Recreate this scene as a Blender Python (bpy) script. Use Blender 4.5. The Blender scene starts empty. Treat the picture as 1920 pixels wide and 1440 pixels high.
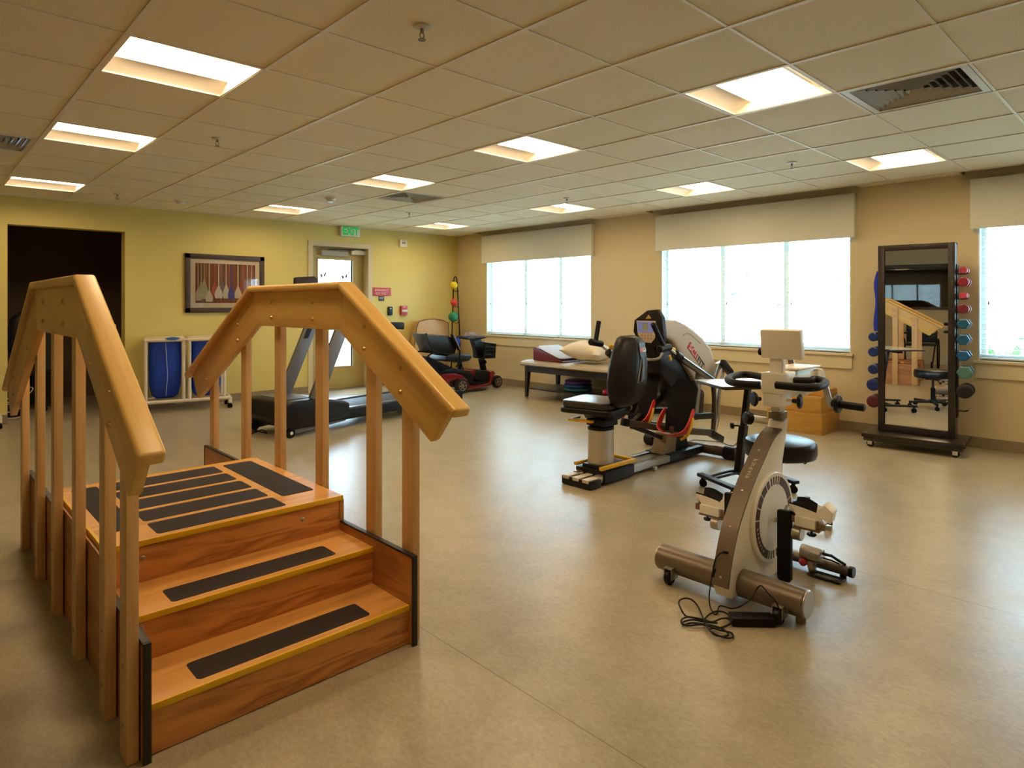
import bpy, bmesh, math, random
from mathutils import Vector, Matrix, Euler
random.seed(7)
SC = bpy.context.scene
COL = SC.collection
PI = math.pi

# ---------------------------------------------------------------- camera
# room axes: +x towards the window wall (x = 7.0), +y towards the green wall (y = 8.777)
F_PX, HOR, YAW, EYE, CEIL, XB, YA = 1202.4, 570.0, math.radians(43.48), 1.2935, 2.469, 7.0, 8.777
cd = bpy.data.cameras.new('camera'); cam = bpy.data.objects.new('camera', cd); COL.objects.link(cam)
cam.location = (0, 0, EYE); cam.rotation_euler = (PI/2, 0, -YAW)
cd.sensor_fit = 'HORIZONTAL'; cd.sensor_width = 36.0; cd.lens = 36.0*F_PX/1920; cd.shift_y = -(720-HOR)/1920
cd.clip_start = 0.05; cd.clip_end = 200
SC.camera = cam

# ---------------------------------------------------------------- world, exposure
SKY_STRENGTH = 22.0
LAMP_STRENGTH = 22.5
w = bpy.data.worlds.new('sky'); SC.world = w; w.use_nodes = True
nt = w.node_tree; bgn = nt.nodes['Background']
tc = nt.nodes.new('ShaderNodeTexCoord'); sep = nt.nodes.new('ShaderNodeSeparateXYZ'); rp = nt.nodes.new('ShaderNodeValToRGB')
nt.links.new(tc.outputs['Generated'], sep.inputs[0]); nt.links.new(sep.outputs['Z'], rp.inputs[0]); nt.links.new(rp.outputs[0], bgn.inputs[0])
rp.color_ramp.elements[0].position = 0.0; rp.color_ramp.elements[0].color = (0.60, 0.81, 1.0, 1)
rp.color_ramp.elements[1].position = 0.7; rp.color_ramp.elements[1].color = (0.55, 0.77, 1.0, 1)
bgn.inputs[1].default_value = SKY_STRENGTH
sd = bpy.data.lights.new('sun', 'SUN'); sd.energy = 3.0; sd.angle = math.radians(20); sd.color = (1, 0.96, 0.9)
sun = bpy.data.objects.new('sun', sd); COL.objects.link(sun); sun.rotation_euler = (math.radians(38), 0, math.radians(200))
SC.view_settings.view_transform = 'Standard'; SC.view_settings.look = 'None'
SC.view_settings.exposure = 0.0; SC.view_settings.gamma = 1.0; SC.view_settings.use_curve_mapping = False
SC.cycles.use_denoising = True
SC.cycles.max_bounces = 10; SC.cycles.diffuse_bounces = 5; SC.cycles.glossy_bounces = 6; SC.cycles.transparent_max_bounces = 24
SC.cycles.caustics_reflective = False; SC.cycles.caustics_refractive = False; SC.cycles.sample_clamp_indirect = 6.0

# ---------------------------------------------------------------- measuring the place from sight lines
_c, _s = math.cos(YAW), math.sin(YAW)
def ray(u, v):
    a = (u-960)/F_PX; b = -(v-HOR)/F_PX
    return Vector((_s+a*_c, _c-a*_s, b))
def fl(u, v, z=0.0):
    d = ray(u, v); t = (z-EYE)/d.z; return Vector((d.x*t, d.y*t, z))
def ox(u, v, X):
    d = ray(u, v); t = X/d.x; return Vector((X, d.y*t, EYE+d.z*t))
def oy(u, v, Y):
    d = ray(u, v); t = Y/d.y; return Vector((d.x*t, Y, EYE+d.z*t))

# ---------------------------------------------------------------- materials
def lin(c):
    if isinstance(c, str):
        c = c.lstrip('#'); c = [int(c[i:i+2], 16)/255 for i in (0, 2, 4)]
    return tuple((x/12.92 if x <= 0.04045 else ((x+0.055)/1.055)**2.4) for x in c)+(1.0,)
MATS = {}
def mat(name, col, rough=0.5, metal=0.0, spec=0.5, bump=0.0, bscale=60.0, vary=0.0, vscale=8.0, coat=0.0, emit=None, estr=1.0, sheen=0.0):
    if name in MATS: return MATS[name]
    m = bpy.data.materials.new(name); m.use_nodes = True; N = m.node_tree.nodes; L = m.node_tree.links
    b = N['Principled BSDF']; c = lin(col)
    b.inputs['Base Color'].default_value = c; b.inputs['Roughness'].default_value = rough; b.inputs['Metallic'].default_value = metal
    b.inputs['Specular IOR Level'].default_value = spec; b.inputs['Coat Weight'].default_value = coat; b.inputs['Sheen Weight'].default_value = sheen
    if emit: b.inputs['Emission Color'].default_value = lin(emit); b.inputs['Emission Strength'].default_value = estr
    t = N.new('ShaderNodeTexCoord')
    if vary > 0:
        n = N.new('ShaderNodeTexNoise'); n.inputs['Scale'].default_value = vscale; n.inputs['Detail'].default_value = 4
        L.new(t.outputs['Object'], n.inputs['Vector'])
        r = N.new('ShaderNodeValToRGB'); r.color_ramp.elements[0].position = 0.3; r.color_ramp.elements[1].position = 0.7
        r.color_ramp.elements[0].color = tuple(max(0, x*(1-vary)) for x in c[:3])+(1,)
        r.color_ramp.elements[1].color = tuple(min(1, x*(1+vary)) for x in c[:3])+(1,)
        L.new(n.outputs['Fac'], r.inputs[0]); L.new(r.outputs[0], b.inputs['Base Color'])
    if bump > 0:
        n2 = N.new('ShaderNodeTexNoise'); n2.inputs['Scale'].default_value = bscale; n2.inputs['Detail'].default_value = 3
        L.new(t.outputs['Object'], n2.inputs['Vector'])
        bm_ = N.new('ShaderNodeBump'); bm_.inputs['Strength'].default_value = bump; bm_.inputs['Distance'].default_value = 0.003
        L.new(n2.outputs['Fac'], bm_.inputs['Height']); L.new(bm_.outputs[0], b.inputs['Normal'])
    MATS[name] = m; return m
def wood(name, c1, c2, axis='x', tilt=0.0, scale=9.0, rough=0.38, fig=3.0, coat=0.15):
    """wood with its grain along an axis; tilt turns the grain in the y-z plane"""
    if name in MATS: return MATS[name]
    m = bpy.data.materials.new(name); m.use_nodes = True; N = m.node_tree.nodes; L = m.node_tree.links; b = N['Principled BSDF']
    b.inputs['Roughness'].default_value = rough; b.inputs['Coat Weight'].default_value = coat; b.inputs['Coat Roughness'].default_value = 0.25
    t = N.new('ShaderNodeTexCoord'); r1 = N.new('ShaderNodeMapping'); r1.inputs['Rotation'].default_value = (tilt, 0, 0)
    L.new(t.outputs['Object'], r1.inputs[0])
    def mp(al, ac):
        k = N.new('ShaderNodeMapping'); k.inputs['Scale'].default_value = {'x': (al, ac, ac), 'y': (ac, al, ac), 'z': (ac, ac, al)}[axis]
        L.new(r1.outputs[0], k.inputs[0]); return k
    a = mp(scale*0.13, scale); n1 = N.new('ShaderNodeTexNoise'); n1.inputs['Scale'].default_value = 1.0; n1.inputs['Detail'].default_value = 3; n1.inputs['Distortion'].default_value = 1.1
    L.new(a.outputs[0], n1.inputs['Vector'])
    mul = N.new('ShaderNodeMath'); mul.operation = 'MULTIPLY'; mul.inputs[1].default_value = fig; L.new(n1.outputs['Fac'], mul.inputs[0])
    fr = N.new('ShaderNodeMath'); fr.operation = 'PINGPONG'; fr.inputs[1].default_value = 0.5; L.new(mul.outputs[0], fr.inputs[0])
    p = mp(scale*0.5, scale*16); n2 = N.new('ShaderNodeTexNoise'); n2.inputs['Scale'].default_value = 1.0; n2.inputs['Detail'].default_value = 2
    L.new(p.outputs[0], n2.inputs['Vector'])
    add = N.new('ShaderNodeMath'); add.operation = 'MULTIPLY_ADD'; add.inputs[1].default_value = 1.3; L.new(fr.outputs[0], add.inputs[0])
    ml2 = N.new('ShaderNodeMath'); ml2.operation = 'MULTIPLY'; ml2.inputs[1].default_value = 0.62; L.new(n2.outputs['Fac'], ml2.inputs[0]); L.new(ml2.outputs[0], add.inputs[2])
    r = N.new('ShaderNodeValToRGB'); e = r.color_ramp.elements; e[0].position = 0.16; e[1].position = 0.80
    e[0].color = lin(c2); e[1].color = lin(c1)
    L.new(add.outputs[0], r.inputs[0]); L.new(r.outputs[0], b.inputs['Base Color'])
    MATS[name] = m; return m
def glass(name, tint=(0.95, 0.98, 0.97), refl=0.08):
    m = bpy.data.materials.new(name); m.use_nodes = True; N = m.node_tree.nodes; L = m.node_tree.links
    N.remove(N['Principled BSDF']); o = N['Material Output']
    tr = N.new('ShaderNodeBsdfTransparent'); tr.inputs[0].default_value = tint+(1,)
    g = N.new('ShaderNodeBsdfGlossy'); g.inputs['Roughness'].default_value = 0.02
    x = N.new('ShaderNodeMixShader'); lw = N.new('ShaderNodeLayerWeight'); lw.inputs[0].default_value = 0.25
    k = N.new('ShaderNodeMath'); k.operation = 'MULTIPLY_ADD'; k.inputs[1].default_value = 0.5; k.inputs[2].default_value = refl*0.4
    L.new(lw.outputs['Fresnel'], k.inputs[0]); L.new(k.outputs[0], x.inputs[0]); L.new(tr.outputs[0], x.inputs[1]); L.new(g.outputs[0], x.inputs[2]); L.new(x.outputs[0], o.inputs[0])
    MATS[name] = m; return m

# ---------------------------------------------------------------- mesh building
def V(*a): return Vector(a)
class MB:
    def __init__(s): s.bm = bmesh.new()
    def _add(s, verts, faces):
        vs = [s.bm.verts.new(v) for v in verts]
        for f in faces:
            try: s.bm.faces.new([vs[i] for i in f])
            except ValueError: pass
        return vs
    def merge(s, tb):
        me = bpy.data.meshes.new('t'); tb.to_mesh(me); tb.free(); s.bm.from_mesh(me); bpy.data.meshes.remove(me)
    def box(s, x0, x1, y0, y1, z0, z1, bev=0.0, seg=2, M=None):
        x0, x1 = min(x0, x1), max(x0, x1); y0, y1 = min(y0, y1), max(y0, y1); z0, z1 = min(z0, z1), max(z0, z1)
        tb = bmesh.new()
        vs = [tb.verts.new((x, y, z)) for z in (z0, z1) for y in (y0, y1) for x in (x0, x1)]
        for f in ((0, 2, 3, 1), (4, 5, 7, 6), (0, 1, 5, 4), (2, 6, 7, 3), (0, 4, 6, 2), (1, 3, 7, 5)): tb.faces.new([vs[i] for i in f])
        if bev > 0: bmesh.ops.bevel(tb, geom=list(tb.edges), offset=bev, segments=seg, profile=0.6, affect='EDGES')
        if M is not None: bmesh.ops.transform(tb, matrix=M, verts=tb.verts)
        s.merge(tb); return s
    def prism(s, pts, ext, bev=0.0, seg=2):
        """polygon of 3D points swept along ext"""
        tb = bmesh.new(); ext = Vector(ext); pts = [Vector(p) for p in pts]; n = len(pts)
        a = [tb.verts.new(p) for p in pts]; b = [tb.verts.new(p+ext) for p in pts]
        tb.faces.new(a); tb.faces.new(list(reversed(b)))
        for i in range(n): tb.faces.new((a[i], b[i], b[(i+1) % n], a[(i+1) % n]))
        bmesh.ops.recalc_face_normals(tb, faces=tb.faces)
        if bev > 0: bmesh.ops.bevel(tb, geom=list(tb.edges), offset=bev, segments=seg, profile=0.6, affect='EDGES')
        s.merge(tb); return s
    def loft(s, rings, cap=True, closed=True):
        n = len(rings[0]); V_ = [[s.bm.verts.new(p) for p in r] for r in rings]
        for i in range(len(rings)-1):
            for j in range(n if closed else n-1):
                s.bm.faces.new((V_[i][j], V_[i][(j+1) % n], V_[i+1][(j+1) % n], V_[i+1][j]))
        if cap:
            s.bm.faces.new(list(reversed(V_[0]))); s.bm.faces.new(V_[-1])
        return s
    def cyl(s, p0, p1, r, r2=None, n=24, bev=0.0):
        p0, p1 = Vector(p0), Vector(p1); r2 = r if r2 is None else r2; d = (p1-p0); L = d.length; d.normalize()
        u = d.orthogonal().normalized(); w_ = d.cross(u)
        def ring(c, rr): return [c+u*(rr*math.cos(2*PI*i/n))+w_*(rr*math.sin(2*PI*i/n)) for i in range(n)]
        if bev > 0: rs = [ring(p0, r-bev), ring(p0+d*bev, r), ring(p1-d*bev, r2), ring(p1, r2-bev)]
        else: rs = [ring(p0, r), ring(p1, r2)]
        return s.loft(rs)
    def tube(s, pts, r, n=10, closed=False, flat=None):
        pts = [Vector(p) for p in pts]; m = len(pts); rings = []; u = None
        for i, p in enumerate(pts):
            a = pts[(i-1) % m] if (i > 0 or closed) else p; b = pts[(i+1) % m] if (i < m-1 or closed) else p
            t = (b-a)
            if t.length < 1e-9: t = Vector((0, 0, 1))
            t.normalize()
            if u is None: u = t.orthogonal().normalized() if flat is None else (Vector(flat)-t*t.dot(Vector(flat))).normalized()
            else:
                u = (u-t*t.dot(u)); u = u.normalized() if u.length > 1e-6 else t.orthogonal().normalized()
            w_ = t.cross(u); rr = r[i] if isinstance(r, (list, tuple)) else r
            rings.append([p+u*(rr*math.cos(2*PI*k/n))+w_*(rr*math.sin(2*PI*k/n)) for k in range(n)])
        if closed:
            rings.append(rings[0]); V_ = [[s.bm.verts.new(q) for q in rr] for rr in rings[:-1]]; V_.append(V_[0])
            for i in range(m):
                for k in range(n): s.bm.faces.new((V_[i][k], V_[i][(k+1) % n], V_[i+1][(k+1) % n], V_[i+1][k]))
            return s
        return s.loft(rings)
    def bar(s, p0, p1, w_, h, up=(0, 0, 1), bev=0.0):
        """rectangular bar between two points; w_ sideways, h along up"""
        p0, p1 = Vector(p0), Vector(p1); d = (p1-p0).normalized(); up = Vector(up); side = d.cross(up).normalized(); up2 = side.cross(d)
        M = Matrix((side, d, up2)).transposed().to_4x4(); M.translation = (p0+p1)/2; L = (p1-p0).length
        return s.box(-w_/2, w_/2, -L/2, L/2, -h/2, h/2, bev, M=M)
    def sphere(s, c, r, sx=1, sy=1, sz=1, nu=24, nv=14, M=None):
        tb = bmesh.new(); bmesh.ops.create_uvsphere(tb, u_segments=nu, v_segments=nv, radius=r)
        T = Matrix.Translation(Vector(c)) @ (M if M is not None else Matrix.Identity(4)) @ Matrix.Diagonal((sx, sy, sz, 1))
        bmesh.ops.transform(tb, matrix=T, verts=tb.verts); s.merge(tb); return s
    def lathe(s, prof, c, axis=(0, 0, 1), n=32, cap=True):
        c = Vector(c); d = Vector(axis).normalized(); u = d.orthogonal().normalized(); w_ = d.cross(u)
        return s.loft([[c+d*z+u*(r*math.cos(2*PI*i/n))+w_*(r*math.sin(2*PI*i/n)) for i in range(n)] for r, z in prof], cap)
    def quad(s, *p): s._add([Vector(q) for q in p], [tuple(range(len(p)))]); return s
ORIG = {}
def finish(name, b, m, origin, parent=None, smooth=40):
    bm = b.bm; bmesh.ops.remove_doubles(bm, verts=bm.verts, dist=1e-6)
    bmesh.ops.recalc_face_normals(bm, faces=bm.faces)
    bmesh.ops.translate(bm, verts=bm.verts, vec=-Vector(origin))
    me = bpy.data.meshes.new(name); bm.to_mesh(me); bm.free()
    for mm in (m if isinstance(m, (list, tuple)) else [m]): me.materials.append(mm)
    for p in me.polygons: p.use_smooth = smooth > 0
    if smooth > 0: me.set_sharp_from_angle(angle=math.radians(smooth))
    o = bpy.data.objects.new(name, me); COL.objects.link(o); ORIG[o.name] = Vector(origin)
    if parent is not None:
        o.parent = parent; o.location = Vector(origin)-ORIG[parent.name]
    else: o.location = origin
    return o
def bcen(b):
    vs = [v.co for v in b.bm.verts]
    lo = Vector((min(v.x for v in vs), min(v.y for v in vs), min(v.z for v in vs))); hi = Vector((max(v.x for v in vs), max(v.y for v in vs), max(v.z for v in vs)))
    return (lo+hi)/2
def part(name, b, m, parent, label=None, smooth=40, kind=None):
    o = finish(name, b, m, bcen(b), parent, smooth)
    if label: o['label'] = label
    if kind: o['kind'] = kind
    return o
def tag(o, label, cat, group=None):
    o['label'] = label; o['category'] = cat
    if group: o['group'] = group
    return o
def thing(name, label, cat, loc, group=None):
    o = bpy.data.objects.new(name, None); COL.objects.link(o); o.empty_display_size = 0.1
    o.location = loc; ORIG[o.name] = Vector(loc); return tag(o, label, cat, group)
def solid(name, b, m, label, cat, group=None, smooth=40, origin=None):
    return tag(finish(name, b, m, bcen(b) if origin is None else Vector(origin), None, smooth), label, cat, group)
def struct(name, b, m, parent=None, smooth=0):
    o = finish(name, b, m, bcen(b), parent, smooth)
    if parent is None: o['kind'] = 'structure'
    return o
def copy_tree(o, parent=None, loc=None):
    c = o.copy(); COL.objects.link(c); c.parent = parent
    if loc is not None: c.location = loc
    for ch in list(o.children): copy_tree(ch, c)
    return c
FONT = None
def text(b, s, origin, right, up, size, depth=0.001, align='CENTER', squash=1.0, bold=0.0):
    """raised lettering added to a mesh: right and up are the reading directions"""
    cu = bpy.data.curves.new('tx', 'FONT'); cu.body = s; cu.size = size; cu.extrude = depth/2; cu.align_x = align; cu.align_y = 'CENTER'
    cu.resolution_u = 3; cu.offset = bold
    o = bpy.data.objects.new('tx', cu); COL.objects.link(o)
    dg = bpy.context.evaluated_depsgraph_get(); me = bpy.data.meshes.new_from_object(o.evaluated_get(dg))
    r = Vector(right).normalized(); u = Vector(up).normalized(); n = r.cross(u)
    M = Matrix((r, u, n)).transposed().to_4x4(); M.translation = Vector(origin)+n*depth/2
    me.transform(M @ Matrix.Diagonal((squash, 1, 1, 1))); b.bm.from_mesh(me)
    bpy.data.objects.remove(o); bpy.data.curves.remove(cu); bpy.data.meshes.remove(me); return b
def arc(c, r, a0, a1, n, ax=(1, 0, 0), ay=(0, 0, 1)):
    c = Vector(c); ax, ay = Vector(ax), Vector(ay)
    return [c+ax*(r*math.cos(a0+(a1-a0)*i/n))+ay*(r*math.sin(a0+(a1-a0)*i/n)) for i in range(n+1)]
def spline(pts, k=6, closed=False):
    pts = [Vector(p) for p in pts]; n = len(pts); out = []
    rng = range(n) if closed else range(n-1)
    for i in rng:
        p1, p2 = pts[i], pts[(i+1) % n]
        p0 = pts[(i-1) % n] if (i > 0 or closed) else p1; p3 = pts[(i+2) % n] if (i < n-2 or closed) else p2
        for j in range(k):
            t = j/k; out.append(0.5*((2*p1)+(p2-p0)*t+(2*p0-5*p1+4*p2-p3)*t*t+(3*p1-p0-3*p2+p3)*t**3))
    if not closed: out.append(pts[-1])
    return out

# common materials
m_black = mat('black_plastic', '#0d0c0f', 0.42, spec=0.28); m_black_r = mat('black_rubber', '#0b0a0c', 0.7, spec=0.2); m_blackpaint = mat('black_powder_coat', '#0f0d0e', 0.42, spec=0.28)
m_chrome = mat('chrome', '#d8d8da', 0.15, 1.0); m_steel = mat('brushed_steel', '#a9a49c', 0.35, 1.0); m_screw = mat('brass_screw', '#c9a868', 0.3, 1.0)
m_white = mat('white_plastic', '#e6e2da', 0.4); m_dkgrey = mat('dark_grey_plastic', '#27262a', 0.45)
# ================================================================ THE ROOM
XL, YB = -3.0, -4.2
def gx(i): return 1.3131+0.61*i
def gy(j): return 2.5614+0.61*j
# floor: mottled sheet vinyl with welded seams every 1.83 m
def floor_mat():
    m = bpy.data.materials.new('sheet_vinyl'); m.use_nodes = True; N = m.node_tree.nodes; L = m.node_tree.links; b = N['Principled BSDF']
    t = N.new('ShaderNodeTexCoord'); mp = N.new('ShaderNodeMapping'); mp.inputs['Scale'].default_value = (1.0, 0.55, 1); L.new(t.outputs['Object'], mp.inputs[0])
    n1 = N.new('ShaderNodeTexNoise'); n1.inputs['Scale'].default_value = 90; n1.inputs['Detail'].default_value = 3; n1.inputs['Roughness'].default_value = 0.7; L.new(mp.outputs[0], n1.inputs['Vector'])
    n2 = N.new('ShaderNodeTexNoise'); n2.inputs['Scale'].default_value = 5; n2.inputs['Detail'].default_value = 3; L.new(t.outputs['Object'], n2.inputs['Vector'])
    mx = N.new('ShaderNodeMath'); mx.operation = 'MULTIPLY_ADD'; mx.inputs[1].default_value = 0.45; L.new(n2.outputs['Fac'], mx.inputs[0])
    m1 = N.new('ShaderNodeMath'); m1.operation = 'MULTIPLY'; m1.inputs[1].default_value = 0.6; L.new(n1.outputs['Fac'], m1.inputs[0]); L.new(m1.outputs[0], mx.inputs[2])
    r = N.new('ShaderNodeValToRGB'); r.color_ramp.elements[0].position = 0.38; r.color_ramp.elements[1].position = 0.66
    r.color_ramp.elements[0].color = lin('#948870'); r.color_ramp.elements[1].color = lin('#aca084'); L.new(mx.outputs[0], r.inputs[0])
    sx = N.new('ShaderNodeSeparateXYZ'); L.new(t.outputs['Object'], sx.inputs[0])
    # welded seams: distance to the nearest line of the set x = 1.50 + 1.855 k (coordinates are the floor's own)
    a = N.new('ShaderNodeMath'); a.operation = 'ADD'; a.inputs[1].default_value = FLOOR_CX-1.50+0.9275+18.55; L.new(sx.outputs['X'], a.inputs[0])
    md = N.new('ShaderNodeMath'); md.operation = 'MODULO'; md.inputs[1].default_value = 1.855; L.new(a.outputs[0], md.inputs[0])
    sb = N.new('ShaderNodeMath'); sb.operation = 'SUBTRACT'; sb.inputs[1].default_value = 0.9275; L.new(md.outputs[0], sb.inputs[0])
    ab = N.new('ShaderNodeMath'); ab.operation = 'ABSOLUTE'; L.new(sb.outputs[0], ab.inputs[0])
    lt = N.new('ShaderNodeMath'); lt.operation = 'LESS_THAN'; lt.inputs[1].default_value = 0.0022; L.new(ab.outputs[0], lt.inputs[0])
    mc = N.new('ShaderNodeMix'); mc.data_type = 'RGBA'; L.new(lt.outputs[0], mc.inputs[0]); L.new(r.outputs[0], mc.inputs[6]); mc.inputs[7].default_value = lin('#7d6c4c')
    L.new(mc.outputs[2], b.inputs['Base Color'])
    rr = N.new('ShaderNodeMapRange'); rr.inputs[3].default_value = 0.26; rr.inputs[4].default_value = 0.38; L.new(n2.outputs['Fac'], rr.inputs[0]); L.new(rr.outputs[0], b.inputs['Roughness'])
    b.inputs['Specular IOR Level'].default_value = 0.55
    bp = N.new('ShaderNodeBump'); bp.inputs['Strength'].default_value = 0.06; bp.inputs['Distance'].default_value = 0.002; L.new(n1.outputs['Fac'], bp.inputs['Height']); L.new(bp.outputs[0], b.inputs['Normal'])
    return m
FLOOR_CX = (XL+XB+0.3)/2
b = MB(); b.box(XL, XB+0.3, YB, YA+2.2, -0.1, 0)
struct('floor', b, floor_mat())

m_wallA = mat('green_wall_paint', '#d4c271', 0.55, bump=0.05, bscale=220)
m_wallB = mat('tan_wall_paint', '#cfbe96', 0.55, bump=0.05, bscale=220)
m_trim = mat('cream_trim_paint', '#d8cba6', 0.4)
m_base = mat('taupe_vinyl_base', '#8a7a5f', 0.5)
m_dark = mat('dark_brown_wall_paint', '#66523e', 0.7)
def holed_wall(b, axis, at, thick, lo, hi, z0, z1, holes):
    """solid wall slab at axis=at (towards +thick) with rectangular holes (a0,a1,z0,z1)"""
    A = sorted(set([lo, hi]+[h[0] for h in holes]+[h[1] for h in holes])); Z = sorted(set([z0, z1]+[h[2] for h in holes]+[h[3] for h in holes]))
    def P(a, z, t): return (a, at+t, z) if axis == 'y' else (at+t, a, z)
    def openat(i, k):
        if i < 0 or k < 0 or i >= len(A)-1 or k >= len(Z)-1: return True
        a, z = (A[i]+A[i+1])/2, (Z[k]+Z[k+1])/2
        return any(h[0] < a < h[1] and h[2] < z < h[3] for h in holes)
    for i in range(len(A)-1):
        for k in range(len(Z)-1):
            if openat(i, k): continue
            a0, a1, c0, c1 = A[i], A[i+1], Z[k], Z[k+1]
            b.quad(P(a0, c0, 0), P(a1, c0, 0), P(a1, c1, 0), P(a0, c1, 0)); b.quad(P(a0, c0, thick), P(a0, c1, thick), P(a1, c1, thick), P(a1, c0, thick))
            if openat(i-1, k): b.quad(P(a0, c0, 0), P(a0, c1, 0), P(a0, c1, thick), P(a0, c0, thick))
            if openat(i+1, k): b.quad(P(a1, c0, 0), P(a1, c0, thick), P(a1, c1, thick), P(a1, c1, 0))
            if openat(i, k-1): b.quad(P(a0, c0, 0), P(a0, c0, thick), P(a1, c0, thick), P(a1, c0, 0))
            if openat(i, k+1): b.quad(P(a0, c1, 0), P(a1, c1, 0), P(a1, c1, thick), P(a0, c1, thick))
ALC = (0.812, 1.925, 0.0, 2.16); DOR = (4.31, 5.245, 0.0, 2.16)
WIN = [(5.765, 8.0), (2.365, 4.62), (-0.95, 1.30)]; WZ0, WZ1 = 0.79, 2.12
b = MB(); holed_wall(b, 'y', YA, 0.18, XL, XB+0.2, 0, CEIL+0.15, [ALC, DOR]); struct('wall_back', b, m_wallA)
b = MB(); holed_wall(b, 'x', XB, 0.22, YB, YA, 0, CEIL+0.15, [(y0, y1, WZ0, WZ1) for y0, y1 in WIN]); struct('wall_right', b, m_wallB)
# left wall with its dark inner window, rear wall
LW = (-1.6, 3.6, 1.2, 2.12)
b = MB(); holed_wall(b, 'x', XL-0.15, 0.15, YB, YA, 0, CEIL+0.15, [LW]); struct('wall_left', b, m_wallB)
b = MB(); b.box(XL, XB, YB-0.12, YB, 0, CEIL+0.15); struct('wall_front', b, m_wallB)
wn = struct('window_4', MB().box(XL-0.06, XL-0.05, LW[0], LW[1], LW[2], LW[3]), mat('dark_office_glass', '#16120f', 0.02, spec=0.6))
b = MB()
for y in (LW[0], (LW[0]+LW[1])/2, LW[1]): b.box(XL-0.06, XL+0.02, y-0.03, y+0.03, LW[2], LW[3])
for z in (LW[2], LW[3]): b.box(XL-0.06, XL+0.03, LW[0]-0.03, LW[1]+0.03, z-0.03, z+0.03)
struct('window_frame', b, mat('dark_brown_frame', '#4b3b2a', 0.5), wn)
# dark alcove behind the open doorway
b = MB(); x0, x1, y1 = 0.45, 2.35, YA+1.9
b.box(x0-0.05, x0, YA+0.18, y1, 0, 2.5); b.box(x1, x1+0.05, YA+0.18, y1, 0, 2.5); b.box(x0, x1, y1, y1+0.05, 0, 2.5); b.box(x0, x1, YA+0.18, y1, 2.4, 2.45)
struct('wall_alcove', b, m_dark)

# ceiling panels on their grid, open where a lamp or an air grille sits
LAMPS = [(-1, 1), (-1, 4), (-1, 8), (3, -2), (3, 1), (3, 4), (3, 8), (7, -2), (7, 1), (7, 4), (7, 8), (-1, -2), (3, -5), (7, -5), (-5, -5)]
GRILLES = [(4, -3), (4, 5), (-2, 5)]
XS = [XL]+[gx(i) for i in range(-7, 10)]+[XB]; YS = [YB]+[gy(j) for j in range(-11, 11) if gy(j) > YB+0.02]+[YA]
POCK = [(5.62, 8.15), (2.28, 4.75), (-1.1, 1.40)]
def panel_material():
    m = mat('acoustic_panel', '#e8dfc4', 0.85, bump=0.25, bscale=150, vary=0.05, vscale=120)
    return m
b = MB()
for a in range(len(XS)-1):
    for c in range(len(YS)-1):
        cx, cy = (XS[a]+XS[a+1])/2, (YS[c]+YS[c+1])/2
        ij = (math.floor((cx-gx(0))/0.61), math.floor((cy-gy(0))/0.61))
        if ij in LAMPS or ij in GRILLES: continue
        if ij[0] >= 9:
            segs = [(YS[c], YS[c+1])]
            for p0, p1 in POCK:
                ns = []
                for s0, s1 in segs:
                    if s1 <= p0 or s0 >= p1: ns.append((s0, s1)); continue
                    if s0 < p0: ns.append((s0, p0))
                    if s1 > p1: ns.append((p1, s1))
                segs = ns
            for s0, s1 in segs: b.quad((XS[a], s0, CEIL), (XS[a+1], s0, CEIL), (XS[a+1], s1, CEIL), (XS[a], s1, CEIL))
        else: b.quad((XS[a], YS[c], CEIL), (XS[a+1], YS[c], CEIL), (XS[a+1], YS[c+1], CEIL), (XS[a], YS[c+1], CEIL))
struct('ceiling', b, panel_material())
b = MB(); b.box(XL-0.1, XB+0.1, YB-0.1, YA+0.1, CEIL+0.2, CEIL+0.24); struct('ceiling_deck', b, mat('plenum_dark', '#3c352c', 0.9))
b = MB()   # the white metal T grid and the wall angle
for x in XS[1:-1]:
    if x < 6.7: b.box(x-0.012, x+0.012, YB, YA, CEIL-0.006, CEIL+0.004)
    else:
        e = [YB]+[v for p in sorted(POCK) for v in p]+[YA]
        b.box(x-0.012, x+0.012, YB, YA, CEIL-0.006, CEIL+0.004)
for y in YS[1:-1]:
    inp = any(p0 < y < p1 for p0, p1 in POCK)
    b.box(XL, gx(9) if inp else XB, y-0.0075, y+0.0075, CEIL-0.0045, CEIL+0.0042)
for y in (YA-0.02,): b.box(XL, XB, y, y+0.02, CEIL-0.003, CEIL+0.004)
struct('trim_ceiling_grid', b, mat('grid_white_enamel', '#e6dfcc', 0.45))
b = MB()
for p0, p1 in POCK:
    b.box(6.80, 6.815, p0, p1, CEIL, CEIL+0.14); b.box(6.80, XB, p0-0.012, p0, CEIL, CEIL+0.14); b.box(6.80, XB, p1, p1+0.012, CEIL, CEIL+0.14); b.box(6.80, XB, p0, p1, CEIL+0.14, CEIL+0.15)
struct('trim_blind_pocket', b, mat('pocket_paint', '#8a7350', 0.7))

# baseboards
b = MB(); b.box(XL, ALC[0], YA-0.012, YA, 0, 0.10, 0.003); b.box(ALC[1], 4.245, YA-0.012, YA, 0, 0.10, 0.003); b.box(5.303, XB, YA-0.012, YA, 0, 0.10, 0.003)
struct('baseboard_back', b, m_base)
struct('baseboard_right', MB().box(XB-0.012, XB, YB, YA-0.012, 0, 0.10, 0.003), m_base)

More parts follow.
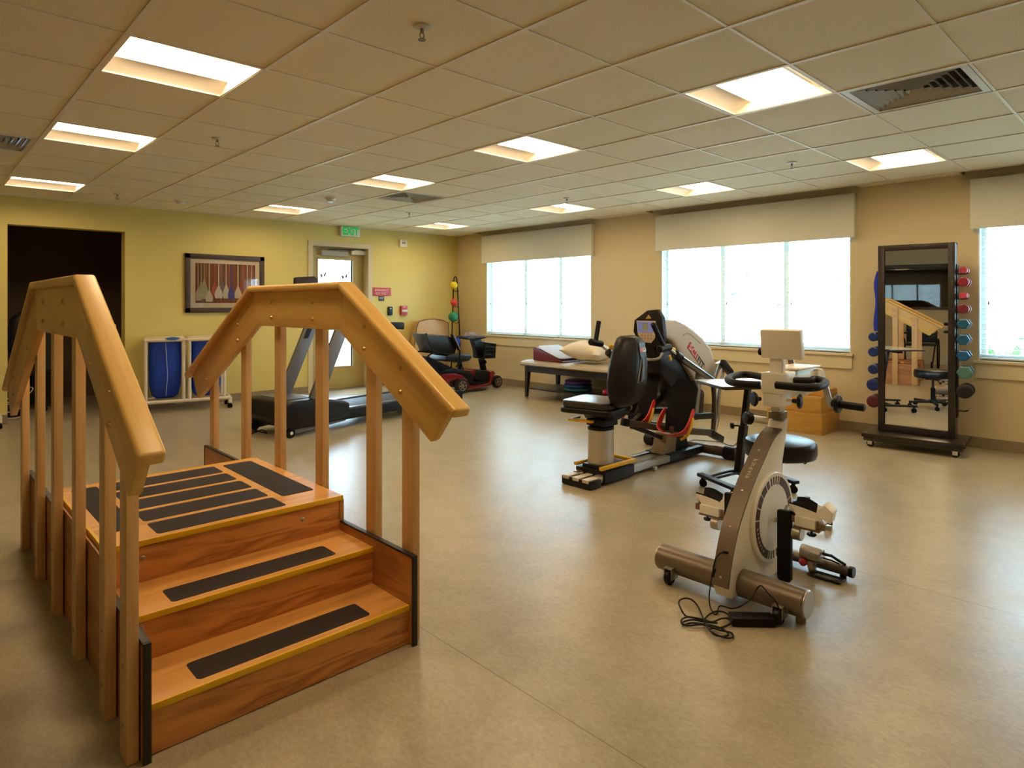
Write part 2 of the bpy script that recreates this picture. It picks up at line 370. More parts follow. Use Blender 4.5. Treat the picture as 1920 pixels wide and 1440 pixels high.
# ---- troffer lamps
m_lens = mat('lamp_lens', '#ffffff', 0.5, emit='#ffdeae', estr=LAMP_STRENGTH)
m_troff = mat('troffer_white_enamel', '#d8d2c8', 0.5)
def troffer(i, j):
    x0, x1, y0, y1 = gx(i)+0.012, gx(i+1)-0.012, gy(j)+0.012, gy(j+1)-0.012; z = CEIL+0.002
    cx, cy = (x0+x1)/2, (y0+y1)/2
    t = thing('ceiling_lamp', 'square recessed ceiling lamp', 'ceiling lamp', (cx, cy, CEIL), 'recessed ceiling lamps')
    b = MB(); n = 10; h = 0.052
    ya, yb = y0+0.10, y0+0.475
    # curved white reflectors on the two long sides of the flat lens, plain ends
    for e0, e1 in ((y0, ya), (y1, yb)):
        rw = [(e0+(e1-e0)*k/n, z+h*math.sin(k/n*PI/2)**0.9) for k in range(n+1)]
        for k in range(n):
            (p0, q0), (p1, q1) = rw[k], rw[k+1]
            b.quad((x0, p0, q0), (x1, p0, q0), (x1, p1, q1), (x0, p1, q1))
            for xe in (x0, x1): b.quad((xe, p0, z), (xe, p1, z), (xe, p1, q1), (xe, p0, q0))
    for xe in (x0, x1): b.quad((xe, ya, z), (xe, yb, z), (xe, yb, z+h), (xe, ya, z+h))
    part('reflector', b, m_troff, t, smooth=60)
    b = MB()
    for q in ((x0-0.004, x1+0.004, y0-0.004, y0+0.006), (x0-0.004, x1+0.004, y1-0.006, y1+0.004), (x0-0.004, x0+0.006, y0, y1), (x1-0.006, x1+0.004, y0, y1)): b.box(q[0], q[1], q[2], q[3], CEIL-0.003, CEIL+0.006)
    part('frame', b, m_troff, t)
    b = MB(); b.box(x0, x1, ya, yb, z+h, z+h+0.004); part('diffuser', b, m_lens, t, smooth=0)
    return t
proto = troffer(-1, 1)
LL = {(-1, 1): 'recessed square ceiling lamp nearest the camera, above the wooden training stairs', (-1, 4): 'square ceiling lamp between training stairs and dark doorway, middle of the left row',
      (-1, 8): 'farthest ceiling lamp of the left row, in front of the dark doorway', (3, -2): 'large recessed square ceiling lamp beside the big air grille at upper right',
      (3, 1): 'recessed square ceiling lamp above the middle of the room', (3, 4): 'recessed square ceiling lamp touching the corner of the far air grille',
      (3, 8): 'recessed square ceiling lamp in front of the green wall left of the exit sign', (7, -2): 'recessed square ceiling lamp near the window wall in front of the wheeled mirror',
      (7, 1): 'recessed square ceiling lamp over the middle window', (7, 4): 'recessed square ceiling lamp between the left and middle windows', (7, 8): 'recessed square ceiling lamp nearest the far right corner of the room'}
for (i, j) in LAMPS:
    if (i, j) == (-1, 1): t = proto
    else: t = copy_tree(proto, None, (gx(i)+0.305, gy(j)+0.305, CEIL))
    t['label'] = LL.get((i, j), 'recessed square ceiling lamp behind the camera'); t['group'] = 'recessed ceiling lamps'

# ---- supply air grilles: nested louvres opening towards one corner
m_grille = mat('grille_white_metal', '#cfcac0', 0.4); m_void = mat('duct_black', '#14110e', 0.9)
def grille(i, j, label):
    x0, x1, y0, y1 = gx(i)+0.012, gx(i+1)-0.012, gy(j)+0.012, gy(j+1)-0.012; cx, cy = (x0+x1)/2, (y0+y1)/2
    t = thing('air_grille', label, 'air vent', (cx, cy, CEIL), 'ceiling air grilles')
    b = MB(); f = 0.035
    for q in ((x0, x1, y0, y0+f), (x0, x1, y1-f, y1), (x0, x0+f, y0+f, y1-f), (x1-f, x1, y0+f, y1-f)): b.box(q[0], q[1], q[2], q[3], CEIL-0.003, CEIL+0.004)
    part('frame', b, m_grille, t)
    part('duct', MB().box(x0+0.02, x1-0.02, y0+0.02, y1-0.02, CEIL+0.09, CEIL+0.1), m_void, t)
    b = MB()
    for k in range(7):
        r = 0.262-k*0.037; zz = CEIL; hh = 0.026
        # each louvre ring: four blades leaning inwards
        o, q = r, r-0.010
        for sx_, sy_ in ((1, 0), (-1, 0), (0, 1), (0, -1)):
            if sx_: P0 = [(cx+sx_*o, cy-o, zz), (cx+sx_*o, cy+o, zz), (cx+sx_*q, cy+q, zz+hh), (cx+sx_*q, cy-q, zz+hh)]
            else: P0 = [(cx-o, cy+sy_*o, zz), (cx+o, cy+sy_*o, zz), (cx+q, cy+sy_*q, zz+hh), (cx-q, cy+sy_*q, zz+hh)]
            b.prism(P0, (0, 0, 0.0015))
    part('louvres', b, m_grille, t, smooth=0)
    return t
grille(4, -3, 'large square white louvred air grille at upper right of the ceiling')
grille(4, 5, 'small looking square air grille in the far ceiling beside a lamp')
grille(-2, 5, 'square air grille cut by the left edge of the photo')

# ---- sprinklers and detectors
m_spr = mat('sprinkler_metal', '#8d8574', 0.3, 1.0)
def sprinkler(x, y, label):
    t = thing('fire_sprinkler', label, 'sprinkler', (x, y, CEIL), 'ceiling sprinklers')
    part('escutcheon', MB().lathe([(0.001, 0.0), (0.04, 0.0), (0.036, -0.008), (0.016, -0.012), (0.001, -0.012)], (x, y, CEIL)), m_grille, t)
    b = MB(); b.cyl((x, y, CEIL-0.012), (x, y, CEIL-0.03), 0.008, n=10)
    for s in (-1, 1): b.tube([(x+s*0.007, y, CEIL-0.028), (x+s*0.012, y, CEIL-0.042), (x, y, CEIL-0.056)], 0.0025, n=6)
    b.lathe([(0.001, -0.056), (0.017, -0.057), (0.017, -0.06), (0.001, -0.06)], (x, y, CEIL), n=14)
    part('sprinkler_head', b, m_spr, t)
for x, y, lb in ((1.59, 2.23, 'pendent fire sprinkler nearest the camera at the top of the photo'), (1.61, 4.73, 'pendent fire sprinkler between the two left lamps and the green wall'), (5.34, 2.26, 'pendent fire sprinkler before the middle window'),
                 (5.33, 4.74, 'pendent fire sprinkler by the lamp between two windows'), (1.65, 7.85, 'pendent fire sprinkler right of the far left lamp'), (4.70, 6.87, 'tiny pendent fire sprinkler in front of the exit sign')): sprinkler(x, y, lb)
for x, y, lb in ((2.28, 7.88, 'round white smoke detector close to the green wall'), (3.43, 6.54, 'round white smoke detector left of the far air grille')):
    t = thing('smoke_detector', lb, 'smoke detector', (x, y, CEIL), 'smoke detectors')
    part('base', MB().lathe([(0.001, 0), (0.06, 0), (0.06, -0.012), (0.05, -0.014), (0.001, -0.014)], (x, y, CEIL)), m_white, t)
    part('sensor_head', MB().lathe([(0.045, -0.014), (0.045, -0.03), (0.03, -0.045), (0.001, -0.047)], (x, y, CEIL)), m_white, t)

# ---- windows with blinds, sills and valances
m_vinyl = mat('white_vinyl_frame', '#e9eeea', 0.35); m_slat = mat('blind_slat_white', '#eef2ee', 0.5); m_glass = glass('window_glass')
m_val = mat('valance_fabric', '#dcdcd0', 0.85, bump=0.2, bscale=400, vary=0.03, vscale=200)
mulls = [[987.5, 1053], [1357, 1476], [None, None]]
side = ['left', 'middle', 'right']
for k, (y0, y1) in enumerate(WIN):
    b = MB(); xf0, xf1 = XB+0.10, XB+0.17; f = 0.045
    ms = [ox(u, 560, XB+0.12).y for u in mulls[k]] if k < 2 else [y1-0.745, y1-1.49]
    w_ = struct('window_%d' % (k+1), MB().box(XB+0.132, XB+0.138, y0+f, y1-f, WZ0+f, WZ1-f), m_glass)
    b.box(xf0, xf1, y0, y1, WZ0, WZ0+f, 0.004); b.box(xf0, xf1, y0, y1, WZ1-f, WZ1, 0.004); b.box(xf0, xf1, y0, y0+f, WZ0+f, WZ1-f, 0.004); b.box(xf0, xf1, y1-f, y1, WZ0+f, WZ1-f, 0.004)
    for m_ in ms: b.box(xf0, xf1, m_-0.03, m_+0.03, WZ0+f, WZ1-f, 0.004)
    struct('window_frame', b, m_vinyl, w_)
    b = MB(); b.box(XB-0.035, XB+0.10, y0-0.03, y1+0.03, WZ0-0.028, WZ0, 0.006); struct('window_sill', b, m_trim, w_)
    b = MB(); b.box(XB-0.018, XB, y0-0.015, y1+0.015, 0.63, WZ0-0.028, 0.004); struct('sill_apron', b, m_trim, w_)
    b = MB(); t_ = 0.012
    for q in ((y0+0.0005, y0+t_), (y1-t_, y1-0.0005)): b.box(XB+0.002, XB+0.10, q[0], q[1], WZ0, WZ1)
    struct('reveal_lining', b, m_vinyl, w_)
    # valance box
    va = [(5.70, 8.04), (2.31, 4.66), (-1.02, 1.345)][k]; xv = XB-0.075
    b = MB(); b.box(xv, xv+0.012, va[0], va[1], 1.965, 2.408, 0.004); b.box(xv+0.012, XB-0.001, va[0], va[0]+0.012, 1.965, 2.408, 0.002); b.box(xv+0.012, XB-0.001, va[1]-0.012, va[1], 1.965, 2.408, 0.002)
    o = solid('window_valance', b, m_val, 'sage beige fabric covered valance box above the %s window' % side[k], 'valance', 'window valances')
    # a blind per bay
    bays = [y1]+ms+[y0]
    for q in range(3):
        ya, yb = bays[q+1]+0.024, bays[q]-0.024
        if q == 0: yb = y1-0.014
        if q == 2: ya = y0+0.014
        pos = ['left', 'middle', 'right'][q]
        t = thing('window_blind', 'white slatted blind in the %s bay of the %s window' % (pos, side[k]), 'blind', (XB+0.06, (ya+yb)/2, WZ1), 'white slatted window blinds')
        part('headrail', MB().box(XB+0.035, XB+0.085, ya, yb, WZ1-0.05, WZ1-0.004, 0.003), m_slat, t)
        b = MB(); z = WZ0+0.05
        while z < WZ1-0.06:
            b.prism([(XB+0.037, ya, z+0.002), (XB+0.062, ya, z+0.0045), (XB+0.087, ya, z-0.002), (XB+0.087, ya, z-0.0045), (XB+0.062, ya, z+0.002), (XB+0.037, ya, z-0.0005)], (0, yb-ya, 0)); z += 0.046
        part('slats', b, m_slat, t, smooth=0)
        part('bottom_rail', MB().box(XB+0.037, XB+0.087, ya, yb, WZ0+0.006, WZ0+0.022, 0.003), m_slat, t)
        b = MB()
        for yy in (ya+0.1, yb-0.1):
            for xx in (XB+0.036, XB+0.088): b.cyl((xx, yy, WZ0+0.01), (xx, yy, WZ1-0.05), 0.0012, n=5)
        part('ladder_cord', b, m_slat, t)
        b = MB(); yy = yb-0.06; b.cyl((XB+0.03, yy, WZ1-0.05), (XB+0.03, yy, 1.32), 0.0012, n=5); b.cyl((XB+0.03, yy, 1.32), (XB+0.03, yy, 1.285), 0.004, 0.007, n=8); part('pull_cord', b, mat('cord_grey', '#8f938c', 0.6), t)
    ar = bpy.data.lights.new('window_daylight_portal', 'AREA'); ar.shape = 'RECTANGLE'; ar.size = y1-y0; ar.size_y = WZ1-WZ0; ar.cycles.is_portal = True
    ao = bpy.data.objects.new('window_daylight_portal', ar); COL.objects.link(ao); ao.location = (XB+0.21, (y0+y1)/2, (WZ0+WZ1)/2); ao.rotation_euler = (0, PI/2, 0); ao.rotation_euler = Euler((PI/2, 0, PI/2))
# small butterfly stickers on the panes
m_fly = mat('sticker_grey_brown', '#5c5348', 0.6); m_flyb = mat('sticker_blue', '#2f8fc9', 0.5)
def butterfly(p, right, s, m, label):
    r = Vector(right); b = MB(); n = Vector((0, 0, 1)).cross(r)*0.001
    c = Vector(p)
    for sg in (-1, 1):
        P_ = [(0.05, 0), (0.55, 0.55), (0.95, 0.5), (0.7, 0.05), (0.75, -0.4), (0.4, -0.5)]
        b.prism([c+r*(sg*s*a)+Vector((0, 0, s*(z_+0.3*sg*a))) for a, z_ in P_], n)
    b.prism([c+r*(-0.05*s)+Vector((0, 0, -0.45*s)), c+r*(0.05*s)+Vector((0, 0, -0.45*s)), c+r*(0.05*s)+Vector((0, 0, 0.5*s)), c+r*(-0.05*s)+Vector((0, 0, 0.5*s))], n)
    solid('butterfly_sticker', b, m, label, 'sticker', 'butterfly stickers on the glass')
for u, v, s, m, lb in ((963, 543, 0.028, m_fly, 'butterfly sticker upper left on the left window'), (1015, 552, 0.03, m_fly, 'butterfly sticker in the middle bay of the left window'), (1081, 552, 0.03, m_fly, 'butterfly sticker in the right bay of the left window'),
                       (1402, 512, 0.025, m_fly, 'small grey butterfly sticker high on the middle window'), (1376, 551, 0.03, m_flyb, 'blue butterfly sticker on the middle window'), (1460, 572, 0.025, m_fly, 'grey butterfly sticker beside the right mullion of the middle window')):
    p = ox(u, v, XB+0.131); butterfly(p, (0, -1, 0), s, m, lb)

# ---- emergency exit door
m_door = mat('door_olive_paint', '#b19c5e', 0.4); m_jamb = mat('door_frame_cream', '#cdbd96', 0.4)
gx0, gx1, gz0, gz1 = 4.470, 5.040, 0.345, 1.965
b = MB(); holed_wall(b, 'y', YA+0.13, 0.045, DOR[0]+0.005, DOR[1]-0.005, 0.012, 2.156, [(gx0, gx1, gz0, gz1)])
dr = struct('door_1', b, m_door)
b = MB()
for q in ((gx0-0.02, gx0, gz0-0.02, gz1+0.02), (gx1, gx1+0.02, gz0-0.02, gz1+0.02), (gx0, gx1, gz0-0.02, gz0), (gx0, gx1, gz1, gz1+0.02)): b.box(q[0], q[1], YA+0.122, YA+0.182, q[2], q[3], 0.003)
struct('glazing_bead', b, m_door, dr)
struct('door_glass', MB().box(gx0, gx1, YA+0.15, YA+0.155, gz0, gz1), m_glass, dr)
b = MB(); fw = 0.062
b.box(DOR[0]-fw, DOR[0]+0.01, YA-0.015, YA+0.18, 0, DOR[3]+fw, 0.004); b.box(DOR[1]-0.01, DOR[1]+fw, YA-0.015, YA+0.18, 0, DOR[3]+fw, 0.004); b.box(DOR[0]-fw, DOR[1]+fw, YA-0.0155, YA+0.1805, DOR[3]-0.012, DOR[3]+fw, 0.004)
struct('door_frame', b, m_jamb, dr)
struct('threshold', MB().box(DOR[0], DOR[1], YA+0.02, YA+0.18, 0, 0.012, 0.003), m_steel, dr)
b = MB(); b.box(4.50, 4.93, YA+0.075, YA+0.13, 2.02, 2.095, 0.006); struct('door_closer', b, mat('closer_grey', '#a9a294', 0.4), dr)
b = MB(); b.bar((4.62, YA+0.05, 2.115), (5.02, YA+0.04, 2.118), 0.02, 0.008); b.bar((4.60, YA+0.06, 2.108), (4.95, YA+0.02, 2.125), 0.02, 0.008); struct('closer_arm', b, m_dkgrey, dr)
struct('door_alarm', MB().box(5.0, 5.235, YA+0.07, YA+0.128, 2.055, 2.125, 0.006), mat('alarm_offwhite', '#d9d3c0', 0.4), dr)
struct('push_bar', MB().box(4.40, 5.15, YA+0.07, YA+0.10, 0.98, 1.03, 0.008), m_steel, dr)
for u, v, lb in ((606, 516, 'butterfly sticker left on the exit door glass'), (646, 519, 'butterfly sticker right on the exit door glass')):
    butterfly(oy(u, v, YA+0.148), (1, 0, 0), 0.06, m_fly, lb)

# ---- signs and devices on the green wall
def slab(name, x0, x1, z0, z1, d, m, bev=0.003): return MB().box(x0, x1, YA-d, YA-0.001, z0, z1, bev)
t = thing('exit_sign', 'green lit EXIT sign hanging at the ceiling above the exit door', 'exit sign', (4.905, YA, 2.40))
part('housing', MB().box(4.745, 5.065, YA-0.06, YA-0.001, 2.315, 2.475-0.012, 0.006), mat('sign_housing_white', '#e8e8e0', 0.4), t)
b = MB(); text(b, 'EXIT', (4.905, YA-0.0605, 2.388), (1, 0, 0), (0, 0, 1), 0.165, 0.002, squash=0.80, bold=0.006)
part('lettering', b, mat('sign_green_lit', '#0f9a3c', 0.5, emit='#06b848', estr=0.45), t, smooth=0)
t = thing('strobe_alarm', 'small square white fire alarm strobe high on the green wall', 'alarm', (5.867, YA, 2.27))
part('housing', MB().box(5.80, 5.935, YA-0.045, YA-0.001, 2.215, 2.335, 0.01), m_white, t)
part('strobe_lens', MB().box(5.835, 5.90, YA-0.06, YA-0.045, 2.265, 2.295, 0.006), mat('clear_lens', '#9fa09a', 0.15), t)
b = MB(); text(b, 'FIRE', (5.867, YA-0.0455, 2.315), (1, 0, 0), (0, 0, 1), 0.022, 0.001); part('lettering', b, mat('red_print', '#b0221c', 0.5), t, smooth=0)
t = thing('emergency_exit_sign', 'red EMERGENCY EXIT ONLY sign on the wall right of the exit door', 'sign', (5.478, YA, 1.487))
part('plate', MB().box(5.308, 5.652, YA-0.006, YA-0.001, 1.42, 1.552, 0.002), mat('sign_red', '#b83a4c', 0.5), t)
b = MB(); text(b, 'EMERGENCY', (5.48, YA-0.0062, 1.510), (1, 0, 0), (0, 0, 1), 0.048, 0.001, squash=0.9); text(b, 'EXIT ONLY', (5.48, YA-0.0062, 1.458), (1, 0, 0), (0, 0, 1), 0.048, 0.001, squash=0.9)
part('lettering', b, mat('sign_cream_print', '#e6cfc4', 0.5), t, smooth=0)
t = thing('braille_exit_sign', 'tiny black EXIT sign below the red sign', 'sign', (5.476, YA, 1.38))
part('plate', MB().box(5.425, 5.528, YA-0.006, YA-0.001, 1.342, 1.415, 0.002), mat('sign_black', '#231f1c', 0.4), t)
b = MB(); text(b, 'EXIT', (5.476, YA-0.0062, 1.385), (1, 0, 0), (0, 0, 1), 0.036, 0.001); part('lettering', b, m_white, t, smooth=0)
t = thing('card_reader', 'black wall card reader left of the red fire alarm pull', 'card reader', (5.63, YA, 1.18))
part('housing', MB().box(5.588, 5.672, YA-0.03, YA-0.001, 1.112, 1.25, 0.012), m_black, t)
part('indicator', MB().box(5.615, 5.645, YA-0.032, YA-0.029, 1.215, 1.225), m_steel, t)
t = thing('fire_alarm_pull', 'red fire alarm pull station on the green wall', 'fire alarm', (5.883, YA, 1.19))
part('housing', MB().box(5.82, 5.945, YA-0.04, YA-0.001, 1.112, 1.265, 0.008), mat('alarm_red', '#b22a35', 0.4), t)
part('pull_handle', MB().box(5.835, 5.93, YA-0.052, YA-0.038, 1.165, 1.20, 0.004), m_white, t)
b = MB(); text(b, 'FIRE', (5.883, YA-0.0405, 1.242), (1, 0, 0), (0, 0, 1), 0.03, 0.001); part('lettering', b, m_white, t, smooth=0)

# ---- framed print of wooden paddles
FX0, FX1, FZ0, FZ1 = 2.588, 3.600, 1.182, 1.940
t = thing('framed_picture', 'dark framed print of white, orange and blue canoe paddles on the green wall', 'picture', ((FX0+FX1)/2, YA, FZ0))
m_fr = wood('dark_frame_wood', '#3e2a1c', '#2a1a10', 'x', rough=0.4); b = MB(); f = 0.062
for q in ((FX0, FX1, FZ0, FZ0+f), (FX0, FX1, FZ1-f, FZ1), (FX0, FX0+f, FZ0, FZ1), (FX1-f, FX1, FZ0, FZ1)): b.box(q[0], q[1], YA-0.035, YA-0.001, q[2], q[3], 0.004)
part('frame', b, m_fr, t)
part('mat_board', MB().box(FX0+f, FX1-f, YA-0.012, YA-0.004, FZ0+f, FZ1-f), mat('mat_board_cream', '#dccbb0', 0.7), t)
ax0, ax1, az0, az1 = FX0+0.125, FX1-0.122, FZ0+0.125, FZ1-0.118
def art_mat():
    m = mat('print_background', '#5a3524', 0.7); N = m.node_tree.nodes; L = m.node_tree.links
    tcn = N.new('ShaderNodeTexCoord'); mp = N.new('ShaderNodeMapping'); mp.inputs['Scale'].default_value = (38, 1, 0.6); L.new(tcn.outputs['Object'], mp.inputs[0])
    n = N.new('ShaderNodeTexNoise'); n.inputs['Scale'].default_value = 1; n.inputs['Detail'].default_value = 2; L.new(mp.outputs[0], n.inputs[0])
    r = N.new('ShaderNodeValToRGB'); e = r.color_ramp.elements; e[0].position = 0.3; e[0].color = lin('#3d2a1c'); e[1].position = 0.5; e[1].color = lin('#7a4528')
    for p_, c_ in ((0.6, '#8f3a1e'), (0.72, '#a98d68')): q_ = e.new(p_); q_.color = lin(c_)
    L.new(n.outputs['Fac'], r.inputs[0]); L.new(r.outputs[0], N['Principled BSDF'].inputs['Base Color']); return m
part('print', MB().box(ax0, ax1, YA-0.0145, YA-0.0125, az0, az1), art_mat(), t)
W_, H_ = ax1-ax0, az1-az0
pads = [(0.04, 0.06, 0.40, 0.05, '#b6a586'), (0.09, 0.10, 0.55, 0.05, '#a99c78'), (0.14, 0.10, 0.62, 0.06, '#a8a07a'), (0.22, 0.03, 0.36, 0.06, '#c9bda6'), (0.31, 0.20, 0.42, 0.05, '#b5552e'), (0.375, 0.12, 0.40, 0.068, '#d6ccc0'),
        (0.43, 0.25, 0.40, 0.05, '#6b6570'), (0.50, 0.12, 0.46, 0.055, '#cfc6b4'), (0.585, 0.10, 0.44, 0.058, '#3a3f94'), (0.70, 0.12, 0.40, 0.062, '#cdbb9f'), (0.77, 0.22, 0.40, 0.05, '#9a4225'), (0.86, 0.12, 0.38, 0.055, '#d2c4ae'), (0.94, 0.14, 0.42, 0.045, '#c6b090')]
pads.sort(key=lambda q: -q[1])
for kp, (cx_, bot, top, hw, colr) in enumerate(pads):
    xx = ax0+cx_*W_; zb = az0+bot*H_; zt = az0+(bot+top)*H_; hw *= W_; y = YA-0.0146-0.00035*kp; b = MB()
    outl = [(-hw*0.85, 0), (hw*0.85, 0), (hw, 0.25), (hw*0.9, 0.5), (hw*0.45, 0.78), (hw*0.16, 1.0), (-hw*0.16, 1.0), (-hw*0.45, 0.78), (-hw*0.9, 0.5), (-hw, 0.25)]
    b.prism([(xx+a_, y, zb+q_*(zt-zb)*0.8) for a_, q_ in outl], (0, -0.0008, 0)); b.box(xx-hw*0.15, xx+hw*0.15, y-0.0009, y, zb+(zt-zb)*0.78, az1-0.002)
    part('painted_paddle', b, mat('print_paint_'+colr[1:], colr, 0.6, vary=0.08, vscale=30), t, smooth=0)
g = mat('picture_glass', '#ffffff', 0.03); gm = glass('picture_glazing', (1, 1, 1), 0.10)
part('glazing', MB().box(FX0+f-0.004, FX1-f+0.004, YA-0.022, YA-0.020, FZ0+f-0.004, FZ1-f+0.004), gm, t, smooth=0)

# ---- wall outlets under the middle window
for yy, lb in ((3.51, 'left wall outlet plate under the middle window'), (3.30, 'right wall outlet plate under the middle window')):
    t = thing('wall_outlet', lb, 'outlet', (XB, yy, 0.46), 'outlets under the middle window')
    part('cover_plate', MB().box(XB-0.006, XB-0.0005, yy-0.036, yy+0.036, 0.415, 0.53, 0.002), mat('outlet_ivory', '#d9cfae', 0.4), t)
    part('socket', MB().box(XB-0.008, XB-0.005, yy-0.017, yy+0.017, 0.44, 0.505, 0.002), m_white, t)

# ---- outside: ground, neighbour house, hedge
m_out = mat('pale_paving', '#c9c7bd', 0.9)
struct('ground_outside', MB().box(7.25, 60, -40, 60, -0.45, -0.40).box(-20, 7.25, 9.0+1.75, 60, -0.45, -0.40).box(2.45, 7.25, 9.0, 10.75, -0.45, -0.40), m_out)
m_side = mat('white_siding', '#dfe3e0', 0.7); b = MB()
for k in range(24): b.prism([(16.0, -14, 0.2*k-0.4), (15.97, -14, 0.2*k-0.4), (16.0, -14, 0.2*k-0.2)], (0, 40, 0))
b.box(16.0, 20, -14, 26, -0.4, 4.4); hs = tag(finish('neighbour_house', b, m_side, (16, 6, -0.4)), 'pale neighbouring house seen washed out through the blinds', 'house')
b = MB()
for yy in (5.1, 6.2, 9.0, 11.5, 1.5): b.box(15.94, 16.0, yy, yy+0.8, 0.6, 2.1)
part('window', b, mat('far_window_green', '#7b8b80', 0.3), hs)
def bush(c, r, n, label, name='garden_shrub', col='#6d8f5c'):
    b = MB(); rnd = random.Random(sum(map(ord, label)))
    for k in range(n):
        d = Vector((rnd.gauss(0, 1), rnd.gauss(0, 1), rnd.gauss(0, 1))).normalized(); p = Vector(c)+Vector((d.x*r, d.y*r*1.1, abs(d.z)*r*1.1))*rnd.uniform(0.7, 1.0)
        u_ = Vector((rnd.gauss(0, 1), rnd.gauss(0, 1), rnd.gauss(0, 1))).normalized()*0.09; v_ = d.cross(u_).normalized()*0.05
        b.quad(p-u_, p+v_, p+u_, p-v_)
    solid(name, b, mat('leaf_'+col[1:], col, 0.7, vary=0.2, vscale=3), label, 'shrub', 'shrubs outside the right window', smooth=0)
bush((10.6, 1.6, -0.4), 1.2, 900, 'green shrub outside the right window, left one', col='#6f9a63')
bush((11.5, -1.4, -0.4), 1.35, 900, 'green shrub outside the right window, right one', col='#5d8a66')
bush((5.6, 12.5, -0.4), 1.0, 500, 'flowering shrub outside the exit door', col='#7b9a5a')
# ================================================================ TRAINING STAIRS
SLOPE = math.atan2(0.55, 1.0)
m_mapleZ = wood('maple_upright', '#d6ae74', '#c2955c', 'z', scale=5, fig=1.6)
m_mapleY = wood('maple_level', '#e4be6c', '#d2a456', 'y', scale=6, fig=3)
m_mapleN = wood('maple_near_slope', '#e4be6c', '#d2a456', 'y', tilt=-SLOPE, scale=5, fig=2.2)
m_mapleF = wood('maple_far_slope', '#dab06a', '#c4944e', 'y', tilt=SLOPE, scale=5, fig=2.2)
m_oakX = wood('oak_riser', '#cf8a46', '#8c4c1f', 'x', scale=7, fig=5)
m_oakT = wood('oak_tread', '#d69c52', '#b3793a', 'x', scale=7, fig=3)
m_oakY = wood('oak_side', '#b67a40', '#8f5a2c', 'y', scale=7, fig=4)
m_grip = mat('grip_strip_black', '#241b18', 0.85, bump=0.5, bscale=900, vary=0.15, vscale=500)
m_yel = mat('yellow_nosing', '#d9a80a', 0.45); m_edge = mat('black_edge_trim', '#1b1512', 0.5)
ST = thing('training_stairs', 'wooden physiotherapy training stairs with maple handrails and yellow edged treads', 'stairs', (0.95, 3.15, 0))
SX0, SX1 = 0.505, 1.392
ZT = [0.15, 0.30, 0.45]; YT = [2.035, 2.292, 2.565]; YP1 = 3.53
ZF = [0.34, 0.227, 0.113]; YF = [3.53, 3.79, 4.05]; YEND = 4.30
# near flight: two treads and the platform
for k in range(2):
    part('riser', MB().box(SX0, SX1, YT[k]+0.006, YT[k]+0.024, (ZT[k-1] if k else 0.004), ZT[k]-0.018), m_oakX, ST)
    part('tread', MB().box(SX0, SX1, YT[k]+0.001, YT[k+1]+0.022, ZT[k]-0.018, ZT[k]), m_oakT, ST)
    part('nosing', MB().box(SX0, SX1, YT[k]-0.003, YT[k]+0.008, ZT[k]-0.019, ZT[k]+0.0015, 0.002), m_yel, ST)
part('riser', MB().box(SX0, SX1, YT[2]+0.006, YT[2]+0.024, ZT[1], ZT[2]-0.018), m_oakX, ST)
part('platform', MB().box(SX0-0.004, SX1+0.012, YT[2]+0.001, YP1, ZT[2]-0.018, ZT[2]), m_oakT, ST)
part('nosing', MB().box(SX0-0.006, SX1+0.014, YT[2]-0.003, YT[2]+0.008, ZT[2]-0.019, ZT[2]+0.0015, 0.002), m_yel, ST)
part('nosing', MB().box(SX0-0.008, SX0+0.004, YT[2]+0.004, YP1, ZT[2]-0.019, ZT[2]+0.0015, 0.002), m_yel, ST)
part('nosing', MB().box(SX0-0.006, SX1+0.014, YP1-0.006, YP1+0.004, ZT[2]-0.019, ZT[2]+0.0015, 0.002), m_yel, ST)
# far flight: three lower treads
for k in range(3):
    zt = ZF[k]; y0 = YF[k]; y1 = YF[k+1] if k < 2 else YEND; ztop = ([ZT[2]]+ZF)[k]
    part('riser', MB().box(SX0, SX1, y0-0.02, y0-0.002, zt, ztop-0.018), m_oakX, ST)
    part('tread', MB().box(SX0, SX1, y0-0.002, y1, zt-0.018, zt), m_oakT, ST)
    part('nosing', MB().box(SX0, SX1, y1-0.006, y1+0.004, zt-0.019, zt+0.0015, 0.002), m_yel, ST)
part('riser', MB().box(SX0, SX1, YEND-0.02, YEND-0.002, 0.004, ZF[2]-0.018), m_oakX, ST)
# side panels of the flights and the block under the platform
for x0, x1 in ((SX0-0.018, SX0-0.0005), (SX1+0.0005, SX1+0.018)):
    part('side_panel', MB().box(x0, x1, YT[0]-0.02, YT[2], 0.003, 0.335), m_oakY, ST)
    b = MB(); b.box(x0-0.002, x1+0.002, YT[0]-0.026, YT[0]-0.018, 0.001, 0.341, 0.001); b.box(x0-0.002, x1+0.002, YT[0]-0.018, YT[2], 0.334, 0.342, 0.001); part('edge_trim', b, m_edge, ST)
    part('side_panel', MB().box(x0, x1, YT[2]+0.001, YP1-0.001, 0.003, ZT[2]-0.0185), m_oakY, ST)
    part('side_panel', MB().box(x0, x1, YP1, YEND+0.02, 0.003, 0.385), m_oakY, ST)
    b = MB(); b.box(x0-0.002, x1+0.002, YP1, YEND+0.02, 0.384, 0.392, 0.001); b.box(x0-0.002, x1+0.002, YEND+0.018, YEND+0.026, 0.001, 0.392, 0.001); part('edge_trim', b, m_edge, ST)
